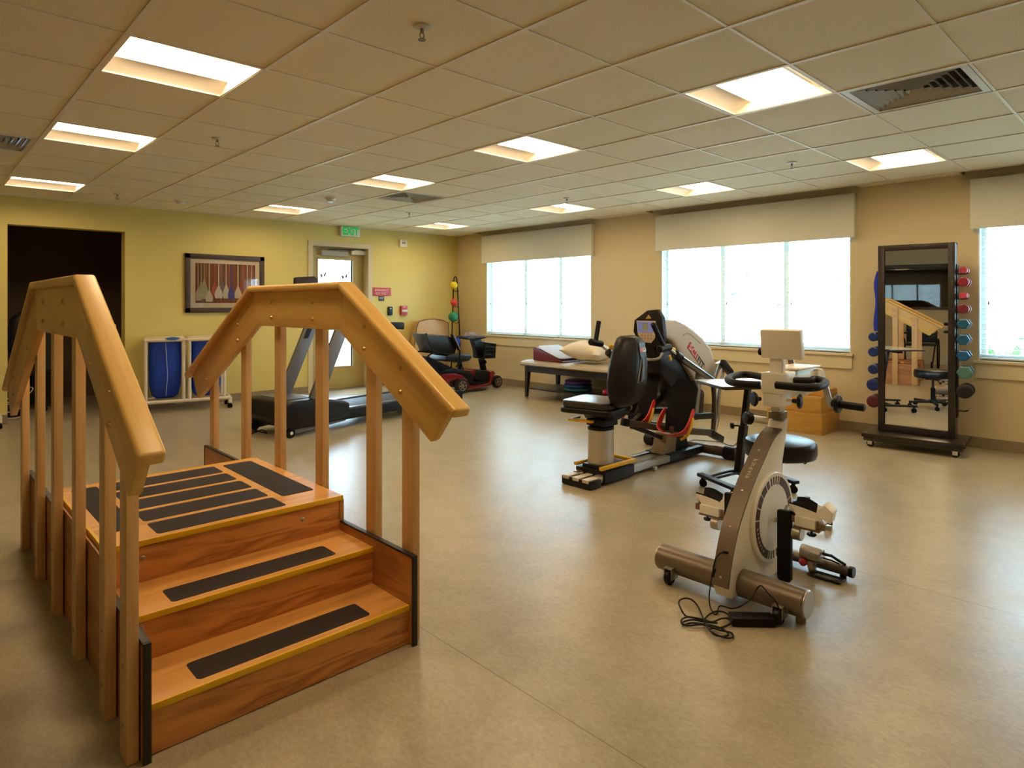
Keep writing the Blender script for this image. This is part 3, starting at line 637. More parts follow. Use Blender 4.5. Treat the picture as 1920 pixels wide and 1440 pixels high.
# grip strips: rounded rectangles lying on the treads
def rrect(b, x0, x1, y0, y1, z, r=0.014, t=0.0012):
    P = []
    for cx, cy, a in ((x1-r, y1-r, 0), (x0+r, y1-r, 90), (x0+r, y0+r, 180), (x1-r, y0+r, 270)):
        for k in range(5):
            an = math.radians(a+k*22.5); P.append((cx+r*math.cos(an), cy+r*math.sin(an), z))
    b.prism(P, (0, 0, t)); return b
for k in range(2): part('grip_strip', rrect(MB(), 0.648, 1.248, YT[k]+0.036, YT[k]+0.155, ZT[k]), m_grip, ST)
for k in range(5):
    y = YT[2]+0.035+k*0.183; part('grip_strip', rrect(MB(), 0.675, 1.165, y, y+0.148, ZT[2]), m_grip, ST)
part('grip_strip', rrect(MB(), 1.205, 1.352, YT[2]+0.165, YP1-0.06, ZT[2]), m_grip, ST)
part('grip_strip', rrect(MB(), 0.545, 0.645, YT[2]+0.165, YP1-0.06, ZT[2]), m_grip, ST)
for k in range(3): part('grip_strip', rrect(MB(), 0.648, 1.248, YF[k]+0.07, YF[k]+0.19, ZF[k]), m_grip, ST)
# screws in the risers and the little label on the second riser
for x, z in ((0.62, 0.385), (1.22, 0.385)):
    part('screw', MB().lathe([(0.001, 0.003), (0.007, 0.002), (0.009, 0)], (x, YT[2]+0.006, z), (0, -1, 0), n=14), m_steel, ST)
b = MB(); b.box(0.515, 0.56, YT[1]+0.0045, YT[1]+0.0062, 0.245, 0.275); part('label_plate', b, mat('label_cream', '#c5a184', 0.5), ST)
b = MB(); text(b, 'M', (0.538, YT[1]+0.0043, 0.26), (1, 0, 0), (0, 0, 1), 0.022, 0.0006); part('label_print', b, m_black, ST, smooth=0)
# handrails
Z_CAP = 1.39; YN, YFAR = 2.50, 3.50; Y_NE, Z_NE = 1.70, 0.935; Y_FE, Z_FE = 4.58, 0.832
def rail(xb0, xb1, px0, px1, cx0, cx1):
    """board x-range, post x-range, cap x-range"""
    prof = [(Y_NE, Z_NE), (YN, Z_CAP), (YFAR, Z_CAP), (Y_FE, Z_FE)]; ct = 0.032
    def off(dz): return [(y, z-dz) for y, z in prof]
    segs = [((Y_NE, Z_NE), (YN, Z_CAP), m_mapleN), ((YN, Z_CAP), (YFAR, Z_CAP), m_mapleY), ((YFAR, Z_CAP), (Y_FE, Z_FE), m_mapleF)]
    def nrm(p, q):
        d = Vector((q[0]-p[0], q[1]-p[1])).normalized(); return d, Vector((-d.y, d.x))
    dirs = [nrm(s[0], s[1]) for s in segs]
    def mit(p, n1, n2, d):   # offset a corner by d inward along the mitre
        bis = (n1+n2).normalized(); k = d/bis.dot(n1); return (p[0]-bis.x*k, p[1]-bis.y*k)
    T0 = prof; n0, n1, n2 = dirs[0][1], dirs[1][1], dirs[2][1]
    def row(d): return [(prof[0][0]-n0.x*d, prof[0][1]-n0.y*d), mit(prof[1], n0, n1, d), mit(prof[2], n1, n2, d), (prof[3][0]-n2.x*d, prof[3][1]-n2.y*d)]
    lo = row(ct); ms = [m_mapleN, m_mapleY, m_mapleF]
    for k in range(3):
        top0, top1, bo1, bo0 = prof[k], prof[k+1], lo[k+1], lo[k]
        tb = bmesh.new(); w_ = cx1-cx0
        pts = [Vector((cx0, *q)) for q in (top0, top1, bo1, bo0)]
        a = [tb.verts.new(p) for p in pts]; c_ = [tb.verts.new(p+Vector((w_, 0, 0))) for p in pts]
        tb.faces.new(a); tb.faces.new(list(reversed(c_)))
        for i in range(4): tb.faces.new((a[i], c_[i], c_[(i+1) % 4], a[(i+1) % 4]))
        bmesh.ops.recalc_face_normals(tb, faces=tb.faces)
        # round only the long edges and the free end
        ed = []
        for e in tb.edges:
            v0, v1 = e.verts; along = abs(v0.co.x-v1.co.x) < 1e-6
            isend = (along and ((v0.co-Vector((v0.co.x, *top0))).length < 1e-5 or (v0.co-Vector((v0.co.x, *bo0))).length < 1e-5) and ((v1.co-Vector((v1.co.x, *top0))).length < 1e-5 or (v1.co-Vector((v1.co.x, *bo0))).length < 1e-5))
            isend2 = (along and ((v0.co-Vector((v0.co.x, *top1))).length < 1e-5 or (v0.co-Vector((v0.co.x, *bo1))).length < 1e-5) and ((v1.co-Vector((v1.co.x, *top1))).length < 1e-5 or (v1.co-Vector((v1.co.x, *bo1))).length < 1e-5))
            if along and not isend and not isend2: ed.append(e)
            if (k == 0 and isend) or (k == 2 and isend2): ed.append(e)
            if not along and ((k == 0 and (v0.co-Vector((v0.co.x, *top0))).length < 1e-5) or (k == 2 and (v0.co-Vector((v0.co.x, *top1))).length < 1e-5)): ed.append(e)
        bmesh.ops.bevel(tb, geom=ed, offset=0.011, segments=3, profile=0.5, affect='EDGES')
        b = MB(); b.merge(tb); part('handrail_cap', b, ms[k], ST)
    # boards below the cap
    bt = row(ct+0.0005); bb_ = row(ct+0.180)
    d0 = dirs[0][0]; d2 = dirs[2][0]
    bt[0] = (bt[0][0]+d0.x*0.05, bt[0][1]+d0.y*0.05); bb_[0] = (bb_[0][0]+d0.x*0.055, bb_[0][1]+d0.y*0.055)
    bt[3] = (bt[3][0]-d2.x*0.05, bt[3][1]-d2.y*0.05); bb_[3] = (bb_[3][0]-d2.x*0.055, bb_[3][1]-d2.y*0.055)
    for k in range(3):
        P = [(xb0, *bt[k]), (xb0, *bt[k+1]), (xb0, *bb_[k+1]), (xb0, *bb_[k])]
        if k == 0: P = [P[0], P[1], P[2], (xb0, bb_[0][0]+d0.x*0.035, bb_[0][1]+d0.y*0.035), (xb0, bb_[0][0]+0.012, bb_[0][1]+0.028)]
        if k == 2: P = [P[0], P[1], (xb0, bb_[3][0]-0.012, bb_[3][1]+0.028), (xb0, bb_[3][0]-d2.x*0.035, bb_[3][1]-d2.y*0.035), P[3]]
        part('rail_board', MB().prism(P, (xb1-xb0, 0, 0), 0.003), ms[k], ST)
    def zat(y, d):
        r = row(d)
        for k in range(3):
            (ya, za), (yb, zb) = r[k], r[k+1]
            if ya <= y <= yb: return za+(zb-za)*(y-ya)/(yb-ya)
        return r[0][1]
    for k, y in enumerate((2.038, 2.305, 2.765, 3.225, 3.685, 4.205)):
        yc = y+0.038; zt = zat(yc, ct+0.012)-0.02
        part('post', MB().box(px0, px1, y, y+0.075, 0.001, zt, 0.003), m_mapleZ, ST)
        xs_ = xb0-0.0015
        for dz in (0.055, 0.135):
            zz = zat(yc, ct+dz)
            part('bolt', MB().lathe([(0.001, 0.008), (0.007, 0.007), (0.0105, 0.0)], (xb0, yc, zz), (-1, 0, 0), n=12), m_screw, ST)
            part('bolt', MB().lathe([(0.001, 0.004), (0.006, 0.003), (0.0085, 0.0)], (px1, yc, zz-0.01), (1, 0, 0), n=12), m_steel, ST)
        xo = px0 if px0 < 1 else px1
        for zz in (0.10, 0.27):
            part('bolt', MB().lathe([(0.001, 0.003), (0.005, 0.002), (0.007, 0.0)], (xo, yc, zz), (-1 if px0 < 1 else 1, 0, 0), n=10), m_steel, ST)
rail(0.4195, 0.4495, 0.450, 0.482, 0.398, 0.464)
rail(1.380, 1.4095, 1.411, 1.443, 1.346, 1.422)
# ================================================================ MOTORISED LEG AND ARM TRAINER
m_cream = mat('trainer_cream_shell', '#f4f0e6', 0.35, coat=0.2); m_taupe = mat('trainer_taupe_metal', '#7b6e60', 0.38, 0.55); m_brown = mat('trainer_brown_print', '#4b342c', 0.5)
m_foam = mat('black_foam_grip', '#100e0f', 0.6, spec=0.25, bump=0.3, bscale=500); m_silver = mat('silver_cap', '#b9b2a8', 0.35, 0.9)
KY0, KY1 = 1.328, 1.402
KT = thing('leg_trainer', 'cream motorised leg and arm cycling trainer with a big disc and taupe base tubes', 'exercise machine', (2.9, 1.365, 0))
front = [oy(u, v, KY0) for u, v in ((1466, 806), (1450, 825), (1428, 873), (1413, 908), (1397, 953), (1383, 1000), (1370, 1069), (1366, 1105), (1372, 1124))]
front = [front[0]]+spline(front[:8], 3)[1:]+[front[8]]
back = [Vector((3.12, KY0, 0.035)), Vector((3.12, KY0, 0.16)), Vector((3.045, KY0, 0.40)), oy(1467, 870, KY0), oy(1478, 790, KY0), Vector((3.10, KY0, 0.745)), Vector((3.045, KY0, 0.735))]
body = front+[Vector((2.90, KY0, 0.034))]+back
part('body_shell', MB().prism(body, (0, KY1-KY0, 0), 0.006), m_cream, KT)
# taupe cover along the curved front
b = MB(); fr = front[:-1]; rows = []
for i, p in enumerate(fr):
    a = fr[max(0, i-1)]; c = fr[min(len(fr)-1, i+1)]; t = (c-a).normalized(); n = Vector((t.z, 0, -t.x)); n = n if n.x < 0 else -n
    q = p+n*0.006; q0 = p-n*0.004
    rows.append([Vector((q0.x, KY0-0.001, q0.z)), Vector((q.x, KY0-0.001, q.z)), Vector((q.x, KY1+0.001, q.z)), Vector((q0.x, KY1+0.001, q0.z))])
b.loft(rows); part('front_cover', b, m_taupe, KT)
def along(f):   # point on the cover at a fraction of its length
    L = [0]
    for i in range(1, len(fr)): L.append(L[-1]+(fr[i]-fr[i-1]).length)
    s = f*L[-1]
    for i in range(1, len(fr)):
        if L[i] >= s:
            k = (s-L[i-1])/(L[i]-L[i-1]); p = fr[i-1].lerp(fr[i], k); t = (fr[i]-fr[i-1]).normalized(); n = Vector((t.z, 0, -t.x)); n = n if n.x < 0 else -n
            return p+n*0.0065, t, n
b = MB()
for k, ch in enumerate('kinevia'):
    p, t, n = along(0.285+[0, 0.021, 0.036, 0.060, 0.0835, 0.1, 0.117][k]); text(b, ch, (p.x, 1.362, p.z), t, (0, -1, 0), 0.034, 0.0008)
part('lettering', b, mat('lettering_pale', '#d2c5b2', 0.5), KT, smooth=0)
for f in (0.03, 0.215, 0.49, 0.70, 0.955):
    p, t, n = along(f); part('screw', MB().lathe([(0.001, 0.003), (0.005, 0.002), (0.0065, 0)], (p.x, 1.365, p.z), n, n=12), m_silver, KT)
part('side_catch', MB().box(2.832, 2.842, KY0-0.003, KY0+0.001, 0.475, 0.495, 0.002).box(2.836, 2.848, KY0-0.003, KY0+0.001, 0.462, 0.478, 0.002), m_black, KT)
# disc
DC = Vector((2.908, 1.31, 0.312)); R = 0.205
part('crank_disc', MB().cyl(DC+Vector((0, 0.002, 0)), DC+Vector((0, 0.022, 0)), R, n=64, bev=0.004), m_cream, KT)
part('crank_disc', MB().cyl((DC.x, KY1, DC.z), (DC.x, KY1+0.02, DC.z), R, n=64, bev=0.004), m_cream, KT)
b = MB(); y = DC.y+0.0018
segs = [(95, 110), (-50, 58)]
def ringseg(a0, a1, r0=0.150, r1=0.186):
    n = max(1, int(abs(a1-a0)/4))
    for k in range(n):
        q0 = math.radians(a0+(a1-a0)*k/n); q1 = math.radians(a0+(a1-a0)*(k+1)/n)
        b.prism([(DC.x+r0*math.cos(q0), y, DC.z+r0*math.sin(q0)), (DC.x+r1*math.cos(q0), y, DC.z+r1*math.sin(q0)), (DC.x+r1*math.cos(q1), y, DC.z+r1*math.sin(q1)), (DC.x+r0*math.cos(q1), y, DC.z+r0*math.sin(q1))], (0, -0.0012, 0))
for a0, a1 in ((174, 247), (156, 172), (136, 154), (118, 134), (107, 115), (98, 102), (90, 93), (82, 85), (74, 77), (20, 70), (250, 253), (258, 261), (266, 270), (276, 284), (288, 300), (303, 325), (-33, 18)): ringseg(a0, a1)
part('printed_ring', b, m_brown, KT, smooth=0)
b = MB()
for k, ch in enumerate('kinevia'):
    an = math.radians(186+k*7.0); rr = 0.168; text(b, ch, (DC.x+rr*math.cos(an), y-0.0014, DC.z+rr*math.sin(an)), (-math.sin(an), 0, math.cos(an)), (-math.cos(an), 0, -math.sin(an)), 0.024, 0.0006)
part('lettering', b, m_cream, KT, smooth=0)
# crank axle and arms
AX = Vector((2.925, 1.30, 0.297))
part('crank_axle', MB().cyl((AX.x, 1.24, AX.z), (AX.x, 1.50, AX.z), 0.011, n=16), m_chrome, KT)
part('crank_arm', MB().bar((AX.x-0.02, 1.288, AX.z-0.02), (AX.x+0.06, 1.283, AX.z+0.055), 0.012, 0.026, (1, 0, -1), 0.003), m_steel, KT)
part('crank_arm', MB().bar((AX.x+0.02, 1.455, AX.z+0.02), (AX.x-0.13, 1.46, AX.z+0.06), 0.012, 0.026, (1, 0, 1), 0.003), m_steel, KT)
# leg guides: padded bar, trough shaped shell with an angled end plate, bracket block, knob and roller
m_bronze = mat('bracket_bronze', '#8a7458', 0.4, 0.5)
def leg_guide(X, yl, yr, zt, yb, zb0, zb1):
    """trough from yl (far end) to yr (near end), rim height zt; bar centred on yb"""
    b = MB(); P = [(X-0.01, yb+0.031, zb1-0.006), (X-0.01, yb-0.031, zb1), (X-0.01, yb-0.031, zb0+0.02), (X-0.01, yb-0.018, zb0), (X-0.01, yb+0.018, zb0), (X-0.01, yb+0.031, zb0+0.02)]
    b.prism(P, (0.028, 0, 0), 0.006); part('leg_bar', b, m_foam, KT)
    n = 8; rows = []; rows2 = []
    for k in range(n+1):
        q = k/n; y = yl+(yr-yl)*q; z = zt-0.012*q*q+(0.004*(1-q))
        sec = [(0, 0), (0.008, -0.028), (0.028, -0.042), (0.055, -0.042), (0.078, -0.026), (0.09, 0.004+0.010*math.sin(PI*min(1, max(0, (q+0.05)*1.3))))]
        row = [Vector((X+a, y, z+c)) for a, c in sec]; rows.append(row+[Vector((r.x-0.001, r.y, r.z-0.006)) for r in reversed(row)])
        r2 = [Vector((X+a*0.93+0.003, y, z+c+0.006)) for a, c in sec]; rows2.append(r2+[Vector((r.x, r.y, r.z-0.0055)) for r in reversed(r2)])
    part('calf_shell', MB().loft(rows), m_cream, KT); part('calf_pad', MB().loft(rows2[:7]), m_foam, KT)
    L = yr; part('end_plate', MB().prism([(X-0.002, L+0.004, zt-0.008), (X+0.01, L-0.028, zt+0.026), (X+0.012, L-0.062, zt-0.002), (X+0.004, L-0.055, zt-0.048), (X-0.004, L-0.028, zt-0.034)], (0.05, 0, 0.01), 0.003), m_cream, KT)
    part('front_apron', MB().prism([(X-0.001, yl-0.018, zt-0.006), (X-0.001, yr, zt-0.014), (X-0.003, yr-0.026, zt-0.034), (X-0.002, yr+0.006, zt-0.048), (X-0.002, yl-0.03, zt-0.040)], (0.004, 0, 0)), m_cream, KT)
    z0 = zt-0.088
    part('bracket_cover', MB().box(X-0.012, X+0.07, yr+0.004, yl-0.028, z0+0.004, zt-0.04, 0.004), m_cream, KT)
    part('bracket', MB().box(X+0.002, X+0.055, yl-0.028, yl+0.004, z0+0.012, zt-0.045, 0.003), m_bronze, KT); part('bracket', MB().box(X+0.002, X+0.055, yr-0.03, yr+0.004, z0+0.004, zt-0.055, 0.003), m_bronze, KT)
    part('slide_plate', MB().box(X-0.004, X+0.06, yr-0.01, yl-0.02, z0-0.008, z0+0.004, 0.002), m_bronze, KT)
    part('clamp_nut', MB().box(X+0.005, X+0.03, yr-0.055, yr-0.03, z0+0.01, z0+0.03, 0.003), m_silver, KT)
    ky = (yl*0.25+yr*0.75) if yl < 1.4 else (yl*0.6+yr*0.4)
    b = MB(); b.cyl((X+0.02, ky, z0-0.006), (X+0.02, ky, z0-0.022), 0.005, n=10); b.lathe([(0.001, 0), (0.018, -0.001), (0.021, -0.008), (0.016, -0.014), (0.001, -0.014)], (X+0.02, ky, z0-0.02), n=9); part('knob', b, m_black, KT)
    ry = (yl-0.032) if yl < 1.4 else (yr+0.03)
    part('roller', MB().cyl((X+0.01, ry+0.018, z0-0.034), (X+0.01, ry-0.022, z0-0.034), 0.03, n=28, bev=0.003), m_silver, KT)
    part('pivot_post', MB().cyl((X+0.01, ry, z0-0.01), (X+0.01, ry, z0+0.005), 0.012, n=12), m_steel, KT)
leg_guide(2.865, 1.225, 1.105, 0.400, 1.246, 0.045, 0.372)
leg_guide(2.865, 1.690, 1.555, 0.346, 1.502, 0.05, 0.395)
# base tubes, casters, feet
def base_tube(x, ya, yb, z, r, m): part('base_tube', MB().cyl((x, ya, z), (x, yb, z), r, n=40, bev=0.004), m, KT)
base_tube(2.633, 1.052, 1.735, 0.087, 0.0585, m_taupe)
part('end_cap', MB().cyl((2.633, 1.046, 0.087), (2.633, 1.054, 0.087), 0.055, n=40, bev=0.002), m_silver, KT)
part('end_cap', MB().cyl((2.633, 1.733, 0.087), (2.633, 1.741, 0.087), 0.055, n=40, bev=0.002), m_silver, KT)
for yy in (1.655, 1.145):
    part('caster_bracket', MB().box(2.548, 2.605, yy-0.028, yy-0.024, 0.025, 0.078, 0.001).box(2.548, 2.605, yy+0.01, yy+0.014, 0.025, 0.078, 0.001).box(2.548, 2.605, yy-0.025, yy+0.011, 0.072, 0.078, 0.001), m_steel, KT)
    part('caster_wheel', MB().cyl((2.565, yy-0.022, 0.0345), (2.565, yy+0.008, 0.0345), 0.034, n=24, bev=0.006), m_black, KT)
part('foot', MB().cyl((2.65, 1.085, 0.0), (2.65, 1.085, 0.032), 0.02, n=18, bev=0.002), mat('foot_tan', '#a08c66', 0.5), KT)
part('foot', MB().cyl((2.65, 1.70, 0.0), (2.65, 1.70, 0.032), 0.02, n=18, bev=0.002), mat('foot_tan', '#a08c66', 0.5), KT)
part('base_beam', MB().box(2.66, 3.25, 1.345, 1.385, 0.025, 0.06, 0.004), m_taupe, KT)
part('base_tube', MB().cyl((3.215, 1.09, 0.04), (3.215, 1.70, 0.04), 0.024, n=24, bev=0.003), m_taupe, KT)
part('end_cap', MB().cyl((3.215, 1.072, 0.04), (3.215, 1.092, 0.04), 0.026, n=24, bev=0.002), m_black, KT)
part('end_cap', MB().cyl((3.215, 1.70, 0.04), (3.215, 1.716, 0.04), 0.026, n=24, bev=0.002), m_black, KT)
part('foot', MB().cyl((3.215, 1.12, 0.0), (3.215, 1.12, 0.02), 0.015, n=12), m_black, KT)
# wrist attachment clamped on the rear tube
part('clamp_cylinder', MB().cyl((3.155, 1.19, 0.098), (3.155, 1.288, 0.098), 0.036, n=30, bev=0.004), m_silver, KT)
part('clamp_knob', MB().sphere((3.125, 1.27, 0.058), 0.019, nu=14, nv=10), mat('knob_red', '#b3262c', 0.4), KT)
part('clamp_jaw', MB().prism([(3.12, 1.255, 0.07), (3.14, 1.25, 0.012), (3.165, 1.25, 0.012), (3.17, 1.255, 0.07)], (0, -0.03, 0), 0.004), m_silver, KT)
b = MB(); b.tube([(3.16, 1.19, 0.11), (3.17, 1.155, 0.107), (3.19, 1.14, 0.09), (3.215, 1.11, 0.066)], 0.007, n=8); b.tube([(3.16, 1.19, 0.09), (3.18, 1.16, 0.082), (3.2, 1.13, 0.068)], 0.004, n=6); part('lever', b, m_black, KT)
part('clamp_tray', MB().box(3.12, 3.185, 1.10, 1.25, 0.004, 0.014, 0.003), m_dkgrey, KT)
# neck, knobs, head, display
part('column_collar', MB().box(3.025, 3.105, 1.335, 1.395, 0.742, 0.775, 0.004), m_taupe, KT)
part('neck', MB().box(3.035, 3.095, 1.342, 1.388, 0.775, 0.83, 0.004), m_cream, KT)
part('neck_block', MB().box(2.985, 3.115, 1.318, 1.402, 0.805, 0.868, 0.008), m_cream, KT)
part('lock_tube', MB().cyl((3.0, 1.395, 0.735), (2.93, 1.435, 0.748), 0.017, n=16), m_cream, KT)
b = MB(); b.lathe([(0.001, 0.04), (0.024, 0.038), (0.03, 0.03), (0.03, 0.008), (0.02, 0.0), (0.001, 0)], (2.935, 1.432, 0.747), (-0.86, 0.5, 0.15), n=20); part('knob', b, m_black, KT)
part('knob', MB().lathe([(0.001, 0.014), (0.03, 0.012), (0.036, 0.004), (0.03, -0.004), (0.012, -0.01), (0.009, -0.03), (0.001, -0.03)], (2.95, 1.425, 0.84), (-0.8, 0.6, 0), n=24), m_black, KT)
part('knob', MB().lathe([(0.001, 0.014), (0.03, 0.012), (0.036, 0.004), (0.03, -0.004), (0.012, -0.01), (0.009, -0.03), (0.001, -0.03)], (3.06, 1.262, 0.835), (0.2, -0.97, 0), n=24), m_black, KT)
part('knob_stem', MB().cyl((3.06, 1.32, 0.835), (3.06, 1.285, 0.835), 0.009, n=12), m_cream, KT)
part('head_block', MB().box(2.985, 3.115, 1.298, 1.412, 0.868, 0.966, 0.006), m_cream, KT)
b = MB(); b.prism([(3.11, 1.305, 0.868), (3.11, 1.305, 0.966), (3.16, 1.305, 0.972), (3.36, 1.305, 0.97), (3.42, 1.305, 0.95), (3.445, 1.305, 0.91), (3.43, 1.305, 0.868), (3.38, 1.305, 0.85), (3.2, 1.305, 0.835)], (0, 0.10, 0), 0.006); part('drive_housing', b, m_cream, KT)
part('housing_cover', MB().box(3.13, 3.385, 1.285, 1.425, 0.972, 0.982, 0.003), mat('white_lid', '#efe9e0', 0.35), KT)
part('drive_cap', MB().cyl((3.395, 1.285, 0.912), (3.395, 1.425, 0.912), 0.052, n=30, bev=0.004), m_cream, KT)
part('display_post', MB().box(3.02, 3.06, 1.325, 1.385, 0.962, 1.06, 0.003), m_cream, KT)
b = MB(); b.prism([(3.0, 1.228, 1.032), (2.985, 1.228, 1.17), (3.03, 1.228, 1.176), (3.05, 1.228, 1.036)], (0, 0.19, 0), 0.008); part('display', b, m_cream, KT)
part('display_screen', MB().prism([(3.0505, 1.24, 1.05), (3.0335, 1.24, 1.16), (3.0355, 1.24, 1.16), (3.0525, 1.24, 1.05)], (0, 0.166, 0)), mat('screen_dark', '#1d2426', 0.15), KT)
# ring handlebar in two halves
Zh = 0.925
def P2(u, v, z=Zh): return fl(u, v, z)
left = spline([Vector((3.09, 1.405, Zh)), P2(1400, 702), P2(1373, 706), P2(1366, 713), P2(1383, 719), P2(1426, 722)], 6)
right = spline([Vector((3.09, 1.305, Zh)), Vector((3.15, 1.25, Zh)), P2(1528, 711), P2(1547, 716), P2(1540, 724), P2(1515, 727), P2(1455, 722)], 6)
part('handlebar', MB().tube(left, 0.0175, n=14), m_foam, KT); part('handlebar', MB().tube(right, 0.0175, n=14), m_foam, KT)
# hand cranks on both sides of the drive
part('hand_crank_arm', MB().bar((3.40, 1.278, 0.90), (3.415, 1.25, 0.775), 0.012, 0.03, (0, 1, 0.2), 0.003), m_steel, KT)
b = MB(); b.cyl((3.415, 1.245, 0.79), (3.415, 1.09, 0.785), 0.019, n=20, bev=0.004); part('hand_grip', b, m_foam, KT)
part('grip_flange', MB().cyl((3.415, 1.225, 0.79), (3.415, 1.205, 0.79), 0.046, n=24, bev=0.004), m_black, KT)
part('hand_crank_arm', MB().bar((3.40, 1.432, 0.92), (3.385, 1.445, 1.045), 0.012, 0.03, (0, 1, 0.2), 0.003), m_steel, KT)
part('hand_grip', MB().cyl((3.385, 1.445, 1.03), (3.385, 1.61, 1.035), 0.021, n=20, bev=0.004), m_foam, KT)

# power adapter and its leads
AD = thing('power_adapter', 'black power brick with a coiled lead on the floor in front of the cycling trainer', 'power adapter', (2.48, 1.21, 0))
b = MB(); A0, A1 = Vector((2.405, 1.255, 0)), Vector((2.525, 1.132, 0)); dd = (A1-A0).normalized(); pp = Vector((-dd.y, dd.x, 0)); pp = pp if pp.x > 0 else -pp
b.prism([A0+V(0, 0, 0.001), A1+V(0, 0, 0.001), A1+pp*0.062+V(0, 0, 0.001), A0+pp*0.062+V(0, 0, 0.001)], (0, 0, 0.034), 0.004); part('brick', b, m_black, AD)
def gnd(L, z): return [fl(u, v, (z if not isinstance(z, list) else z[i])) for i, (u, v) in enumerate(L)]
lead = [fl(1452, 1160, 0.02), fl(1459, 1157, 0.014), ox(1462, 1148, 2.535), ox(1455, 1128, 2.53), ox(1440, 1112, 2.53), ox(1427, 1098, 2.535), ox(1418, 1106, 2.53), ox(1409, 1122, 2.5), fl(1390, 1136, 0.03), fl(1372, 1141, 0.012), fl(1350, 1136, 0.01), fl(1344, 1150, 0.006), fl(1338, 1150, 0.006), ox(1331, 1136, 2.47), ox(1330, 1112, 2.50), ox(1334, 1088, 2.515), ox(1338, 1060, 2.52), ox(1345, 1043, 2.52), ox(1354, 1036, 2.53), ox(1366, 1036, 2.555)]
part('output_lead', MB().tube(spline(lead, 5), 0.0028, n=7), m_black, AD)
part('ferrite', MB().cyl(ox(1340, 1066, 2.52), ox(1336, 1082, 2.515), 0.0075, n=14, bev=0.002), m_black, AD)
part('plug', MB().cyl(ox(1355, 1035, 2.53), ox(1367, 1036, 2.556), 0.0055, n=12, bev=0.001), m_black, AD)
coil = [(1378, 1163), (1362, 1150), (1345, 1146), (1330, 1152), (1318, 1162), (1300, 1158), (1285, 1154), (1276, 1140), (1273, 1128), (1282, 1122), (1296, 1124), (1308, 1136), (1317, 1156), (1326, 1176), (1340, 1190), (1356, 1193), (1366, 1189), (1352, 1178), (1330, 1172), (1300, 1168), (1281, 1171), (1278, 1162), (1290, 1157), (1312, 1160), (1335, 1166),
        (1352, 1160), (1366, 1160), (1370, 1168), (1355, 1176), (1330, 1180), (1350, 1193), (1372, 1196), (1372, 1187), (1348, 1181), (1318, 1171), (1290, 1173), (1280, 1167), (1298, 1162), (1322, 1166), (1345, 1168)]
zz = [0.006+0.004*((k*7) % 4) for k in range(len(coil))]; zz[7] = zz[8] = zz[9] = zz[10] = 0.03
part('coiled_lead', MB().tube(spline(gnd(coil, zz), 5), 0.0036, n=7), m_black, AD)
# ================================================================ STOOL, OVERBED TABLE, BOXES
m_vinylb = mat('black_vinyl', '#0e0f12', 0.32, spec=0.4, bump=0.15, bscale=60)
def caster(b, x, y, r=0.024, a=0.0, z0=None):
    d = Vector((math.cos(a), math.sin(a), 0))
    for s in (-1, 1):
        c = Vector((x, y, r))+d*(s*0.012); b.cyl(c-d*0.007, c+d*0.007, r, n=18, bev=0.003)
    b.box(x-0.011, x+0.011, y-0.011, y+0.011, r, r*2+0.012, 0.003)
    return b
SC_ = Vector((3.852, 1.702, 0))
SL = thing('rolling_stool', 'round black padded rolling stool behind the cream cycling trainer', 'stool', SC_)
part('seat', MB().lathe([(0.001, 0.478), (0.17, 0.478), (0.196, 0.470), (0.206, 0.452), (0.208, 0.40), (0.200, 0.378), (0.185, 0.372), (0.001, 0.372)], (SC_.x, SC_.y, 0), n=56), m_vinylb, SL)
part('seat_plate', MB().box(SC_.x-0.08, SC_.x+0.08, SC_.y-0.08, SC_.y+0.08, 0.352, 0.371, 0.004), m_black, SL)
part('column', MB().cyl(SC_+V(0, 0, 0.07), SC_+V(0, 0, 0.25), 0.026, n=20), m_black, SL); part('piston', MB().cyl(SC_+V(0, 0, 0.24), SC_+V(0, 0, 0.355), 0.014, n=16), m_dkgrey, SL)
b = MB(); b.tube([SC_+V(0.05, -0.02, 0.355), SC_+V(0.11, -0.06, 0.345), SC_+V(0.15, -0.08, 0.33)], 0.006, n=8); b.sphere(SC_+V(0.156, -0.084, 0.325), 0.014, nu=12, nv=8); part('height_lever', b, m_black, SL)
b = MB(); b.lathe([(0.001, 0.105), (0.045, 0.10), (0.05, 0.06), (0.001, 0.055)], (SC_.x, SC_.y, 0), n=24)
for k in range(5):
    an = math.radians(-72+72*k-12); d = Vector((math.cos(an), math.sin(an), 0)); b.prism([SC_+d*0.03+V(-d.y, d.x, 0)*0.022+V(0, 0, 0.062), SC_+d*0.03-V(-d.y, d.x, 0)*0.022+V(0, 0, 0.062), SC_+d*0.28-V(-d.y, d.x, 0)*0.014+V(0, 0, 0.058), SC_+d*0.28+V(-d.y, d.x, 0)*0.014+V(0, 0, 0.058)], (0, 0, 0.026), 0.005)
part('star_base', b, m_black, SL)
for k in range(5):
    an = math.radians(-72+72*k-12); d = Vector((math.cos(an), math.sin(an), 0)); b = MB(); caster(b, SC_.x+d.x*0.27, SC_.y+d.y*0.27, 0.025, an); part('caster', b, m_black_r, SL)

